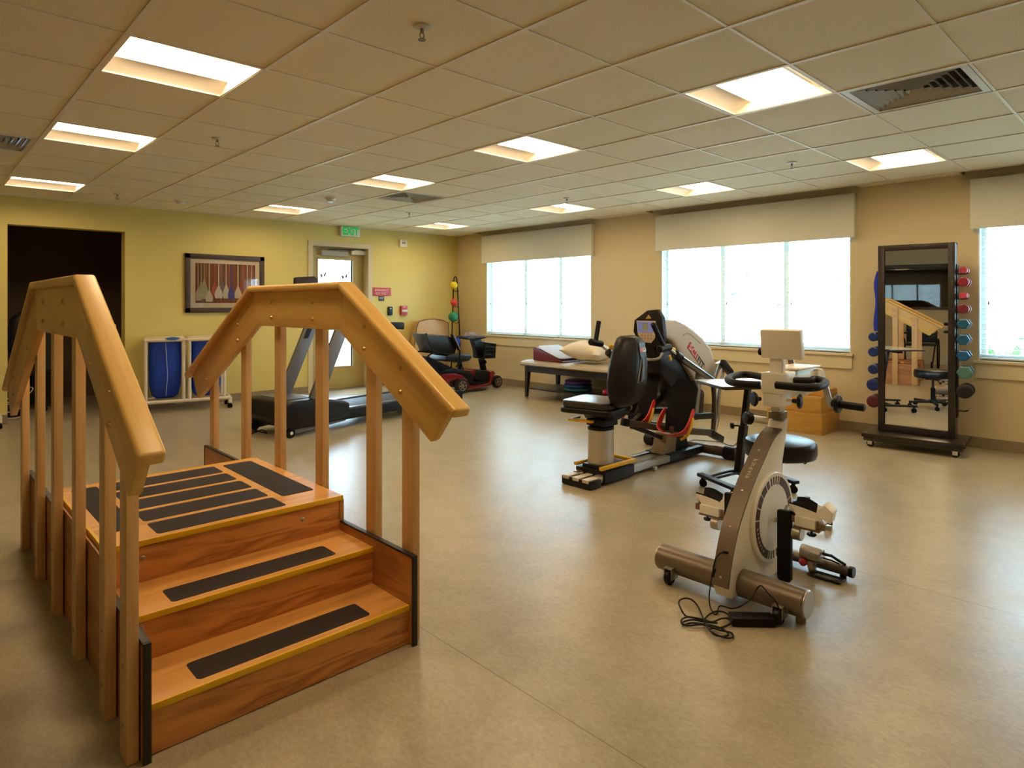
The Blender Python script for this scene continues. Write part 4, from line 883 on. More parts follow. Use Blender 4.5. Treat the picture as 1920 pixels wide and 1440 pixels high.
dx = Vector((0.83, -0.56, 0)).normalized(); dy = Vector((dx.y, -dx.x, 0)); dy = Vector((0.56, 0.83, 0)).normalized()
T0 = Vector((3.885, 2.095, 0))   # front left corner of the top
OT = thing('overbed_table', 'grey topped overbed table on a slanting black post with casters', 'table', T0+dx*0.3+dy*0.2)
def tp(a, c, z): return T0+dx*a+dy*c+V(0, 0, z)
part('tabletop', MB().prism([tp(0.012, 0.0, 0.74), tp(0.60, 0, 0.74), tp(0.61, 0.012, 0.74), tp(0.61, 0.405, 0.74), tp(0.0, 0.405, 0.74), tp(0, 0.012, 0.74)], (0, 0, 0.012)), mat('laminate_grey', '#bdbab8', 0.2, coat=0.3), OT)
part('table_edge', MB().prism([tp(-0.003, -0.003, 0.732), tp(0.613, -0.003, 0.732), tp(0.613, 0.408, 0.732), tp(-0.003, 0.408, 0.732)], (0, 0, 0.0178), 0.003), mat('table_edge_dark', '#3a2a26', 0.4), OT)
part('under_frame', MB().bar(tp(0.12, 0.22, 0.715), tp(0.5, 0.22, 0.715), 0.05, 0.03, bev=0.003), m_blackpaint, OT)
pb = fl(1384, 888, 0.075); pt = Vector((pb.x, pb.y, 0.0)); ptop = ox(1403, 728, pb.x-0.02)
part('post', MB().bar(pb, pb.lerp(Vector((ptop.x, ptop.y, 0.72)), 0.55), 0.045, 0.06, (1, 0, 0), 0.004), m_blackpaint, OT)
part('inner_post', MB().bar(pb.lerp(Vector((ptop.x, ptop.y, 0.72)), 0.5), Vector((ptop.x, ptop.y, 0.715)), 0.034, 0.048, (1, 0, 0), 0.004), m_blackpaint, OT)
kb = ox(1375, 798, pb.x-0.03)
b = MB(); b.cyl(kb, kb+V(0.05, -0.045, 0), 0.006, n=10); b.lathe([(0.001, 0.02), (0.022, 0.018), (0.024, 0), (0.001, 0)], kb, (-0.7, 0.7, 0), n=8); part('height_knob', b, m_black, OT)
def foot_bar(a, label=None):
    p0, p1 = a; part('foot_bar', MB().bar(p0, p1, 0.05, 0.022, bev=0.003), m_blackpaint, OT)
L0, L1 = fl(1312, 889, 0.078), fl(1380, 917, 0.078); R1 = fl(1494, 905, 0.078); R0 = R1+(L0-L1)
foot_bar((L0, L1)); foot_bar((R0, R1))
for p0, p1 in ((L0, L1), (R0, R1)):
    for q in (0.1, 0.92):
        c = p0.lerp(p1, q); b = MB(); caster(b, c.x, c.y, 0.026, 0.6); part('caster', b, m_black_r, OT)
m0 = L0.lerp(L1, 0.3); m1 = R0.lerp(R1, 0.3)
b = MB()
for s in (-0.025, 0.025):
    o_ = (L1-L0).normalized()*s; b.tube(spline([m0+o_, m0.lerp(pb, 0.5)+o_*1.2+V(0, 0, 0.012), pb+o_*1.2+V(0, 0, 0.012), m1+o_], 5), 0.01, n=8)
part('cross_rail', b, m_blackpaint, OT)

# pine step boxes against the wall
m_pine = wood('pine_box', '#c79a4a', '#b07f34', 'y', scale=5, fig=2)
for lb, x0, x1, y0, y1, z0, z1 in (('large pine plywood box at the bottom of the stack beside the wheeled mirror', 6.53, 6.975, 2.47, 3.02, 0.001, 0.211), ('medium pine plywood box in the middle of the stack by the window wall', 6.545, 6.95, 2.485, 2.98, 0.212, 0.373), ('flat pine plywood box on top of the stack under the window', 6.62, 6.93, 2.475, 2.85, 0.374, 0.436)):
    b = MB(); t_ = 0.015; b.box(x0, x0+t_, y0, y1, z0, z1, 0.001); b.box(x1-t_, x1, y0, y1, z0, z1, 0.001); b.box(x0+t_, x1-t_, y0, y0+t_, z0, z1, 0.001); b.box(x0+t_, x1-t_, y1-t_, y1, z0, z1, 0.001)
    t = thing('wooden_box', lb, 'box', ((x0+x1)/2, (y0+y1)/2, z0), 'stacked pine step boxes'); part('side_boards', b, m_pine, t)
    part('top_board', MB().box(x0+t_, x1-t_, y0+t_, y1-t_, z1-0.014, z1-0.001), m_pine, t)
    b = MB()
    for yy in (y0+0.007,): b.cyl((x0-0.0008, yy, z0+0.03), (x0+0.001, yy, z0+0.03), 0.0035, n=8); b.cyl((x0-0.0008, yy, z1-0.03), (x0+0.001, yy, z1-0.03), 0.0035, n=8)
    part('screw', b, m_dkgrey, t)

# ================================================================ WHEELED MIRROR WITH WEIGHTS
TH = math.radians(5.1); MC = Vector((6.58, 1.685, 0)); mu = Vector((math.sin(TH), -math.cos(TH), 0)); mn = Vector((-math.cos(TH), -math.sin(TH), 0))  # mu to the right, mn out of the glass
def mp_(a, d, z): return MC+mu*a+mn*d+V(0, 0, z)   # a: right, d: towards the room
MM = Matrix((mu, -mn, V(0, 0, 1))).transposed().to_4x4(); MM.translation = MC   # local x right, local y away from the room
def mbox(b, a0, a1, d0, d1, z0, z1, bev=0.0): return b.box(a0, a1, d0, d1, z0, z1, bev, M=MM)
m_esp = wood('espresso_wood', '#231815', '#17100e', 'z', rough=0.35, coat=0.3)
MR = thing('wheeled_mirror', 'tall framed mirror on a dark wheeled base with weight racks on its sides', 'mirror', MC)
hw, zb, zt_ = 0.297, 0.125, 1.832; fwid = 0.052
b = MB(); mbox(b, -hw, -hw+fwid, 0, 0.03, zb, zt_, 0.003); mbox(b, hw-fwid, hw, 0, 0.03, zb, zt_, 0.003); mbox(b, -hw+fwid, hw-fwid, 0, 0.03, zb, zb+0.06, 0.003); mbox(b, -hw+fwid, hw-fwid, 0, 0.03, zt_-fwid, zt_, 0.003)
part('mirror_frame', b, m_esp, MR)
b = MB(); mbox(b, -hw, -hw+0.02, 0.03, 0.16, zb, zt_); mbox(b, hw-0.02, hw, 0.03, 0.16, zb, zt_); mbox(b, -hw, hw, 0.03, 0.16, zt_-0.02, zt_); mbox(b, -hw+0.02, hw-0.02, 0.15, 0.16, zb, zt_-0.02); part('case', b, m_esp, MR)
mm_ = bpy.data.materials.new('mirror_silver'); mm_.use_nodes = True; q = mm_.node_tree.nodes['Principled BSDF']; q.inputs['Metallic'].default_value = 1; q.inputs['Roughness'].default_value = 0.0; q.inputs['Base Color'].default_value = (0.86, 0.86, 0.83, 1)
b = MB(); mbox(b, -hw+fwid, hw-fwid, 0.022, 0.026, zb+0.06, zt_-fwid); part('mirror_glass', b, mm_, MR, smooth=0)
b = MB(); mbox(b, -0.385, 0.385, -0.22, 0.27, 0.088, 0.122, 0.004); part('base_board', b, m_esp, MR)
b = MB(); mbox(b, -0.37, 0.37, -0.21, -0.15, 0.055, 0.088, 0.003); part('base_rail', b, m_esp, MR)
for a_ in (-0.32, 0.32):
    for d_ in (-0.18, 0.22):
        c = mp_(a_, -d_, 0); b = MB(); b.cyl(c+V(-0.012, 0, 0.03), c+V(0.012, 0, 0.03), 0.03, n=20, bev=0.004); part('caster_wheel', b, m_black_r, MR)
        b = MB(); b.box(c.x-0.018, c.x-0.014, c.y-0.02, c.y+0.02, 0.02, 0.068, 0.001); b.box(c.x+0.014, c.x+0.018, c.y-0.02, c.y+0.02, 0.02, 0.068, 0.001); b.box(c.x-0.018, c.x+0.018, c.y-0.02, c.y+0.02, 0.064, 0.070, 0.001); part('caster_fork', b, m_chrome, MR)
for s in (-1, 1):
    b = MB(); a0 = s*(hw+0.001); mbox(b, min(a0, a0+s*0.008), max(a0, a0+s*0.008), 0.05, 0.08, 0.3, 1.64); part('weight_rail', b, m_blackpaint, MR)
    b = MB(); a0 = s*(hw+0.001); mbox(b, min(a0, a0+s*0.008), max(a0, a0+s*0.008), 0.115, 0.145, 0.3, 1.64); part('weight_rail', b, m_blackpaint, MR)
ZR = [1.582, 1.480, 1.363, 1.247, 1.117, 0.982, 0.842, 0.698, 0.535]
for z in ZR+[0.385]:
    b = MB()
    for d_ in (0.065, 0.13): b.tube([mp_(hw+0.008, -d_, z-0.025), mp_(hw+0.05, -d_, z-0.028), mp_(hw+0.085, -d_, z-0.018)], 0.0035, n=6)
    part('weight_hook', b, m_blackpaint, MR)
ZL = [0.982, 0.842, 0.681, 0.535, 0.38]
for z in ZL:
    b = MB()
    for d_ in (0.065, 0.13): b.tube([mp_(-hw-0.008, -d_, z-0.025), mp_(-hw-0.05, -d_, z-0.028), mp_(-hw-0.085, -d_, z-0.018)], 0.0035, n=6)
    part('weight_hook', b, m_blackpaint, MR)
def dumbbell(a, z, r, sides, col, label, grp, halfl=0.068):
    m = mat('vinyl_weight_'+col[1:], col, 0.38); c = mp_(a, -0.0975, z); ax = -mn
    t = thing('dumbbell', label, 'dumbbell', c, grp)
    part('handle', MB().cyl(c-ax*halfl, c+ax*halfl, 0.013 if r > 0.03 else 0.011, n=14), m, t)
    for s in (-1, 1):
        p0 = c+ax*(s*(halfl-0.02)); p1 = c+ax*(s*(halfl+0.028)); b = MB(); L = 0.048; d = (p1-p0).normalized(); uu = d.cross(V(0, 0, 1)).normalized(); ww = V(0, 0, 1)
        rings = []
        n = sides
        for t_, rr in ((0, 0.8), (0.12, 1.0), (0.88, 1.0), (1.0, 0.8), (1.0, 0.4), (0.97, 0.38)):
            rings.append([p0+d*(L*t_)+uu*(r*rr*math.cos(2*PI*k/n))+ww*(r*rr*math.sin(2*PI*k/n)) for k in range(n)])
        b.loft(rings); part('weight_head', b, m, t, smooth=(30 if sides > 8 else 0))
RD = [('#a83c50', 0.030, 12, 'small pink dumbbell at the very top of the right side rack'), ('#85202e', 0.042, 24, 'round crimson dumbbell second from the top on the right rack'), ('#c0455f', 0.028, 12, 'small pink dumbbell third from the top on the right rack'),
      ('#74202b', 0.042, 24, 'round crimson dumbbell fourth from the top on the right rack'), ('#175c82', 0.048, 6, 'highest of the three bright blue hexagonal dumbbells on the right rack'), ('#155a80', 0.049, 6, 'middle of the three bright blue hexagonal dumbbells on the right rack'),
      ('#155890', 0.050, 6, 'lowest of the three bright blue hexagonal dumbbells on the right rack'), ('#4e7a78', 0.060, 6, 'large sea green hexagonal dumbbell on the right rack'), ('#191619', 0.060, 28, 'large round black dumbbell lowest on the right rack')]
for z, (c_, r, n, lb) in zip(ZR, RD): dumbbell(hw+0.055 if r < 0.055 else hw+0.065, z+0.004, r, n, c_, lb, 'dumbbells on the right side of the mirror', 0.055 if r < 0.035 else 0.068)
LD = [('#142f70', 0.042, 12, 'dark blue dumbbell highest on the left rack, just below the blue band'), ('#142f70', 0.045, 12, 'dark blue dumbbell second from the top on the left rack'), ('#132c6a', 0.046, 12, 'dark blue dumbbell third from the top on the left rack'),
      ('#10276c', 0.056, 24, 'large dark blue dumbbell fourth from the top on the left rack'), ('#561728', 0.056, 24, 'large maroon dumbbell at the bottom of the left rack')]
for z, (c_, r, n, lb) in zip(ZL, LD): dumbbell(-hw-0.04, z+0.004, r, n, c_, lb, 'dumbbells on the left side of the mirror')
# blue exercise band hanging over the left side of the frame
b = MB(); pts = []
for k in range(11):
    q = k/10; pts.append((0.0+0.008*math.sin(q*9), 1.60-0.56*q))
rows = [[mp_(-hw-0.012-0.02*math.sin(min(1, k/3)*PI/2)-pts[k][0], -(0.02+0.0*k), pts[k][1]), mp_(-hw-0.012-0.02*math.sin(min(1, k/3)*PI/2)-pts[k][0], -(0.13), pts[k][1]), mp_(-hw-0.006, -0.13, pts[k][1]), mp_(-hw-0.006, -0.02, pts[k][1])] for k in range(11)]
b.loft(rows); solid('exercise_band', b, mat('band_blue', '#0f2fb5', 0.5), 'bright blue exercise band hung on the left side of the wheeled mirror', 'exercise band')
# ================================================================ RECUMBENT STEPPER
m_dk = mat('stepper_charcoal', '#171415', 0.42, spec=0.3); m_shell = mat('stepper_light_shell', '#c9bfb0', 0.4, coat=0.1); m_yl = mat('stepper_yellow', '#d9a91a', 0.4); m_redp = mat('stepper_red', '#c62a22', 0.4)
m_brt = mat('stepper_bronze_tube', '#57483c', 0.4, 0.5); m_alu = mat('aluminium_satin', '#b5b2ab', 0.3, 0.9)
RS = thing('recumbent_stepper', 'recumbent stepper with a swivelled black seat, red footbeds and a pale drive housing', 'exercise machine', (4.2, 2.97, 0))
# rails and seat carriage
YC = 2.975
for s in (-1, 1):
    part('rail', MB().box(3.55, 4.46, YC+s*0.095-0.022, YC+s*0.095+0.022, 0.028, 0.078, 0.003), m_alu, RS)
    part('rail_sleeve', MB().box(4.46, 5.0, YC+s*0.095-0.026, YC+s*0.095+0.026, 0.024, 0.084, 0.003), m_dk, RS)
part('rail_cover', MB().box(3.6, 4.9, YC-0.072, YC+0.072, 0.04, 0.066, 0.002), m_dkgrey, RS)
part('cover_plate', MB().box(3.95, 4.45, YC-0.05, YC+0.05, 0.066, 0.07, 0.001), mat('plate_grey', '#7a786f', 0.3, 0.5), RS)
part('front_foot', MB().box(3.44, 3.56, YC-0.135, YC+0.135, 0.001, 0.062, 0.01), m_dk, RS)
for s in (-0.09, 0.0, 0.09): part('foot_insert', MB().box(3.435, 3.60, YC+s-0.028, YC+s+0.028, 0.045, 0.069, 0.004), m_shell, RS)
part('carriage', MB().box(3.60, 3.95, YC-0.135, YC+0.135, 0.02, 0.10, 0.004), m_dk, RS)
part('carriage_top', MB().box(3.62, 3.90, YC-0.09, YC+0.09, 0.10, 0.128, 0.004), m_dk, RS)
b = MB(); z = 0.125
for s in (-1, 1): b.bar((3.57, YC+s*0.118, z), (3.98, YC+s*0.118, z), 0.03, 0.026, bev=0.008)
b.bar((3.97, YC-0.12, z), (3.97, YC+0.12, z), 0.03, 0.026, bev=0.008); part('foot_lever', b, m_yl, RS)
for s in (-0.125,): part('roller_guide', MB().cyl((4.22, YC+s, 0.02), (4.22, YC+s-0.02, 0.02), 0.018, n=14), m_steel, RS)
# seat column: rounded upright
CS = Vector((3.735, 2.985, 0)); ring = []
def rr(z, k=1.0): return [CS+V(0.092*k*math.copysign(abs(math.cos(a))**0.75, math.cos(a)), 0.085*k*math.copysign(abs(math.sin(a))**0.75, math.sin(a)), z) for a in [2*PI*i/40 for i in range(40)]]
part('seat_column', MB().loft([rr(0.128), rr(0.372)]), mat('column_satin', '#c3bcae', 0.35, 0.4), RS)
part('column_collar', MB().loft([rr(0.372, 1.02), rr(0.392, 1.02), rr(0.40, 0.8)]), m_black, RS)
sn = Vector((0.22, -0.975, 0)).normalized(); st = Vector((0.975, 0.22, 0)).normalized()   # backwards normal, sideways
def sp(a, d, z): return CS+st*a+sn*d+V(0, 0, z)
part('swivel_plate', MB().box(CS.x-0.07, CS.x+0.1, CS.y-0.08, CS.y+0.08, 0.40, 0.452, 0.006), m_black, RS)
b = MB(); b.prism([sp(-0.18, -0.18, 0.44), sp(-0.03, -0.18, 0.44), sp(-0.03, -0.15, 0.44), sp(-0.15, -0.15, 0.44), sp(-0.15, 0.02, 0.44), sp(-0.18, 0.02, 0.44)], (0, 0, 0.018), 0.005); part('swivel_lever', b, m_yl, RS)
part('height_lever', MB().bar(sp(-0.07, 0.02, 0.425), sp(0.02, 0.06, 0.425), 0.03, 0.02, bev=0.006), m_yl, RS)
# seat pan and cushion
def pad(b, a0, a1, d0, d1, z0, z1, r=0.05):
    P = []
    for ca, cd_, a in ((a1-r, d1-r, 0), (a0+r, d1-r, 90), (a0+r, d0+r, 180), (a1-r, d0+r, 270)):
        for k in range(5):
            an = math.radians(a+k*22.5); P.append(sp(ca+r*math.cos(an), cd_+r*math.sin(an), z0))
    b.prism(P, (0, 0, z1-z0), 0.012, 3); return b
part('seat_pan', pad(MB(), -0.2, 0.215, -0.25, 0.17, 0.500, 0.538), m_dk, RS)
part('seat_cushion', pad(MB(), -0.19, 0.19, -0.24, 0.15, 0.538, 0.590, 0.06), mat('seat_vinyl', '#2a2828', 0.25, spec=0.7), RS)
part('seat_support', MB().prism([sp(0.02, -0.1, 0.452), sp(0.2, -0.1, 0.47), sp(0.22, -0.1, 0.5), sp(-0.1, -0.1, 0.5), sp(-0.06, -0.1, 0.452)], sn*0.24, 0.006), m_black, RS)
part('hinge_tube', MB().cyl(sp(0.08, 0.175, 0.53), sp(0.30, 0.12, 0.545), 0.026, n=20, bev=0.004), m_dk, RS); part('hinge_sleeve', MB().cyl(sp(0.10, 0.172, 0.533), sp(0.24, 0.137, 0.542), 0.03, n=20, bev=0.004), m_alu, RS)
part('hinge_housing', MB().sphere(sp(0.255, 0.12, 0.505), 0.06, 1.3, 0.9, 1.0), m_black, RS)
part('back_bracket', MB().bar(sp(0.13, 0.17, 0.50), sp(0.17, 0.225, 0.66), 0.09, 0.02, (1, 0, 0), 0.004), m_dk, RS)
# backrest: faceted shell, wide at the waist
rows = []
BA = -0.035
for zz, hw_, dp, off in ((0.565, 0.10, 0.05, 0.225), (0.60, 0.165, 0.085, 0.235), (0.68, 0.225, 0.105, 0.25), (0.76, 0.245, 0.11, 0.258), (0.86, 0.232, 0.108, 0.265), (0.95, 0.195, 0.10, 0.268), (1.02, 0.15, 0.09, 0.268), (1.055, 0.12, 0.07, 0.262), (1.068, 0.085, 0.035, 0.255)):
    r = []
    for a, d in ((-1, -0.35), (-1.0, 0.05), (-0.9, 0.38), (-0.42, 0.93), (-0.36, 0.98), (0.36, 1.0), (0.44, 0.94), (0.92, 0.38), (1, -0.1), (0.9, -0.5), (0, -0.62), (-0.9, -0.55)): r.append(sp(BA+a*hw_, off+d*dp-0.03, zz))
    rows.append(r)
part('backrest', MB().loft(rows), mat('backrest_charcoal', '#191516', 0.45, spec=0.25), RS, smooth=35)
def bk(a, z):   # point just outside the flat centre of the shell
    zs = (0.68, 0.76, 0.86, 0.95, 1.02, 1.055); of = (0.25+0.105, 0.258+0.11, 0.265+0.108, 0.268+0.10, 0.268+0.09, 0.262+0.07)
    for k in range(5):
        if zs[k] <= z <= zs[k+1]: o_ = of[k]+(of[k+1]-of[k])*(z-zs[k])/(zs[k+1]-zs[k]); break
    return sp(BA+a, o_-0.03+0.002, z)
b = MB(); b.prism([bk(-0.05, 1.02), bk(0.055, 1.02), bk(0.05, 0.94), bk(0.022, 0.91), bk(0.03, 0.76), bk(-0.005, 0.76), bk(-0.02, 0.91), bk(-0.05, 0.93)], sn*0.006); part('back_emblem_panel', b, mat('panel_slate', '#5d6a7c', 0.3, 0.3), RS)
b = MB(); b.tube([bk(-0.03, 0.92)+sn*0.004, bk(-0.085, 0.745)+sn*0.004, bk(-0.02, 0.75)+sn*0.004, bk(-0.012, 0.86)+sn*0.004], 0.0045, n=6); part('back_trim', b, m_alu, RS)
def bq(a, z, k): return bk(a, z)+sn*k
b = MB(); b.prism([bq(-0.055, 0.985, 0.006), bq(0.05, 0.985, 0.006), bq(0.05, 0.957, 0.006), bq(-0.055, 0.957, 0.006)], sn*0.002); part('logo_plate', b, m_white, RS)
b = MB(); b.prism([bq(-0.055, 0.985, 0.0083), bq(-0.005, 0.985, 0.0083), bq(-0.005, 0.957, 0.0083), bq(-0.055, 0.957, 0.0083)], sn*0.001); part('logo_red', b, m_redp, RS)
b = MB(); text(b, 'SCI', bq(-0.03, 0.971, 0.0095), st, (0, 0, 1), 0.028, 0.0006); part('lettering', b, m_white, RS, smooth=0)
b = MB(); text(b, 'FIT', bq(0.022, 0.971, 0.0083), st, (0, 0, 1), 0.028, 0.0006); part('lettering', b, m_black, RS, smooth=0)
# drive housing
Y0, Y1 = 2.86, 3.12
sh = [oy(u, v, Y0) for u, v in ((1246, 600), (1270, 600), (1286, 607), (1302, 618), (1320, 634), (1334, 653), (1341, 676), (1339, 700), (1330, 722), (1308, 722), (1290, 690), (1272, 655), (1262, 640), (1246, 632))]
part('drive_housing', MB().prism(sh, (0, Y1-Y0, 0), 0.03, 3), m_shell, RS)
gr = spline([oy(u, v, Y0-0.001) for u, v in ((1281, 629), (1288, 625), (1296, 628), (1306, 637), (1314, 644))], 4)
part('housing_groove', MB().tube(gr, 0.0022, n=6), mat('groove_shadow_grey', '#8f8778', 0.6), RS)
q = [oy(u, v, Y0-0.0005) for u, v in ((1294, 641), (1321, 686), (1319, 695), (1288, 651))]
A_, B_, C_, D_ = q
md = lambda p, r, k: p.lerp(r, k)
part('logo_plate', MB().prism([A_, md(A_, B_, 0.52), md(D_, C_, 0.52), D_], (0, -0.0015, 0)), m_redp, RS); 
b = MB(); b.tube([A_, B_, C_, D_], 0.0025, n=5, closed=True); part('logo_border', b, m_black, RS)
rd = ((B_-A_)+(C_-D_)).normalized(); ud = Vector((0, -1, 0)).cross(rd).normalized(); ud = ud if ud.z > 0 else -ud; mid = lambda k: (md(A_, B_, k)+md(D_, C_, k))/2+V(0, -0.002, 0); hh = (A_-D_).length
b = MB(); text(b, 'SCI', mid(0.27), rd, ud, hh*1.15, 0.001, squash=1.35); part('lettering', b, m_white, RS, smooth=0)
b = MB(); text(b, 'FIT', mid(0.76), rd, ud, hh*1.15, 0.001, squash=1.25); part('lettering', b, m_black, RS, smooth=0)
bl = [oy(u, v, 2.90) for u, v in ((1236, 640), (1262, 642), (1280, 672), (1300, 705), (1312, 725), (1322, 735), (1320, 775), (1302, 787), (1288, 780), (1262, 730), (1238, 700))]
part('lower_housing', MB().prism(bl, (0, 0.16, 0), 0.02), m_dk, RS)
part('pedestal_block', MB().prism([oy(u, v, 2.92) for u, v in ((1262, 812), (1288, 818), (1292, 848), (1268, 853))], (0, 0.11, 0), 0.006), m_dk, RS)
part('pedestal', MB().prism([oy(u, v, 2.915) for u, v in ((1243, 853), (1253, 813), (1270, 810), (1266, 855))], (0, 0.12, 0), 0.006), mat('pedestal_tan', '#a18a6a', 0.45, 0.2), RS)
part('spine_beam', MB().bar((4.9, YC+0.02, 0.35), (4.55, YC+0.02, 0.98), 0.07, 0.11, (1, 0, 0), 0.008), m_dk, RS)
# rear base tube with end caps
part('base_tube', MB().cyl((4.985, 2.66, 0.055), (4.985, 3.36, 0.055), 0.04, n=30), m_brt, RS)
part('end_cap', MB().cyl((4.985, 2.56, 0.055), (4.985, 2.67, 0.055), 0.0545, n=30, bev=0.006), m_black, RS); part('end_cap', MB().cyl((4.985, 3.35, 0.055), (4.985, 3.45, 0.055), 0.0545, n=30, bev=0.006), m_black, RS)
part('rear_foot', MB().cyl((5.04, 2.70, 0.001), (5.04, 2.70, 0.02), 0.02, n=12), m_black, RS)
# console
b = MB(); X = 4.30; hs_ = [ox(u, v, X) for u, v in ((1187, 622), (1189, 600), (1213, 582), (1232, 580), (1241, 596), (1245, 635), (1239, 648), (1210, 651), (1196, 640))]
b.prism(hs_, (0.05, 0, 0.0), 0.01, 2); part('console', b, m_dk, RS)
part('screen_bezel', MB().prism([ox(u, v, X-0.003) for u, v in ((1193, 601), (1229, 602), (1228, 634), (1221, 643), (1208, 642), (1196, 628))], (0.004, 0, 0), 0.001), mat('bezel_cream', '#c8b6a4', 0.35), RS)
def scr():
    m = mat('console_display', '#6b70a8', 0.2, emit='#7f86c4', estr=0.35); return m
part('display', MB().prism([ox(u, v, X-0.005) for u, v in ((1195, 603), (1226, 604), (1225, 624), (1196, 623))], (0.003, 0, 0)), scr(), RS)
b = MB()
for k in range(4):
    for r in range(2):
        p = ox(1203+k*6, 629+r*6, X-0.005); b.cyl(p, p+V(0.003, 0, 0), 0.007, n=10)
part('buttons', b, mat('button_tan', '#a58a78', 0.5), RS)
part('display_graphic', MB().prism([ox(u, v, X-0.0065) for u, v in ((1205, 606), (1214, 606), (1216, 616), (1213, 622), (1204, 621))], (0.002, 0, 0)), mat('graphic_green_grey', '#8f9a8a', 0.4), RS)
part('console_handle_gap', MB().prism([ox(u, v, X-0.002) for u, v in ((1210, 598), (1216, 590), (1221, 597))], (0.003, 0, 0)), mat('gap_tan', '#b99566', 0.5), RS)
part('console_post', MB().bar((4.36, YC+0.02, 1.0), (4.45, YC+0.02, 0.80), 0.12, 0.08, (1, 0, 0), 0.01), m_dk, RS)
part('console_handle', MB().tube(spline([ox(1209, 654, 4.28), ox(1210, 672, 4.25), ox(1225, 674, 4.23), ox(1237, 671, 4.24), ox(1242, 662, 4.28)], 5), 0.011, n=8), m_alu, RS)
# moving arms
def arm(y, g0, g1, c0, c1, e1, s):
    part('hand_grip', MB().cyl(oy(*g0, y), oy(*g1, y), 0.019, n=16, bev=0.004), m_foam, RS)
    part('grip_collar', MB().cyl(oy(*c0, y), oy(*c1, y), 0.027, n=16, bev=0.005), m_black, RS)
arm(2.72, (1224, 607), (1243, 648), (1236, 655), (1256, 651), None, 1)
arm(3.25, (1123, 602), (1117, 640), (1107, 641), (1128, 645), None, -1)
part('arm_tube', MB().cyl(oy(1253, 653, 2.72), oy(1276, 671, 2.74), 0.013, n=14), m_chrome, RS)
part('arm_sleeve', MB().cyl(oy(1270, 667, 2.74), Vector((5.0, 2.78, 0.64)), 0.027, n=18), mat('sleeve_gunmetal', '#7d7f86', 0.22, 0.9), RS)
part('arm_clamp', MB().cyl(oy(1266, 664, 2.74), oy(1276, 671, 2.74), 0.034, n=16, bev=0.004), m_black, RS)
part('arm_lock_lever', MB().sphere(oy(1262, 656, 2.735), 0.024, 1.2, 0.7, 0.8, nu=14, nv=10), m_yl, RS)
part('arm_lock_lever', MB().bar(oy(1255, 666, 2.73), oy(1258, 676, 2.73), 0.014, 0.02, (1, 0, 0), 0.004), m_yl, RS)
part('arm_tube', MB().cyl(oy(1126, 646, 3.25), oy(1150, 668, 3.22), 0.013, n=14), m_chrome, RS)
part('arm_lock_lever', MB().sphere(oy(1146, 650, 3.22), 0.022, 1.1, 0.7, 1.2, nu=14, nv=10), m_yl, RS)
part('arm_clamp', MB().cyl(oy(1140, 660, 3.22), oy(1152, 670, 3.22), 0.032, n=14, bev=0.004), m_black, RS)
part('arm_sleeve', MB().cyl(oy(1150, 668, 3.22), Vector((5.0, 3.18, 0.64)), 0.027, n=18), mat('sleeve_gunmetal', '#7d7f86', 0.22, 0.9), RS)
# rear links and pads
yk = 2.80
for yk in (2.79, 3.17):
    part('rocker_bracket', MB().prism([(4.98, yk, 0.60), (5.10, yk, 0.78), (5.20, yk, 0.80), (5.22, yk, 0.76), (5.12, yk, 0.72), (5.02, yk, 0.58)], (0, 0.035, 0), 0.004), m_alu, RS)
    part('rocker_pad', MB().bar((5.14, yk-0.012, 0.79), (5.30, yk-0.012, 0.68), 0.05, 0.06, (1, 0, 0.6), 0.015), m_black, RS)
    part('rear_link', MB().tube(spline([Vector((4.99, yk, 0.66)), Vector((5.03, yk, 0.5)), Vector((5.02, yk, 0.3)), Vector((5.0, yk, 0.18))], 5), 0.020, n=10), m_brt, RS)
    part('rear_link', MB().tube(spline([Vector((5.24, yk+0.03, 0.72)), Vector((5.16, yk+0.03, 0.5)), Vector((5.15, yk+0.03, 0.32)), Vector((5.08, yk+0.03, 0.18))], 5), 0.017, n=10), m_alu, RS)
    part('link_foot', MB().bar((4.93, yk-0.01, 0.21), (5.14, yk-0.01, 0.12), 0.05, 0.06, bev=0.015), m_dk, RS)
    part('link_bar', MB().bar((4.35, yk-0.01, 0.31), (4.99, yk-0.01, 0.20), 0.04, 0.055, bev=0.008), m_brt, RS); part('link_bar', MB().bar((4.62, yk-0.01, 0.38), (4.99, yk-0.01, 0.345), 0.03, 0.05, bev=0.006), m_dk, RS)
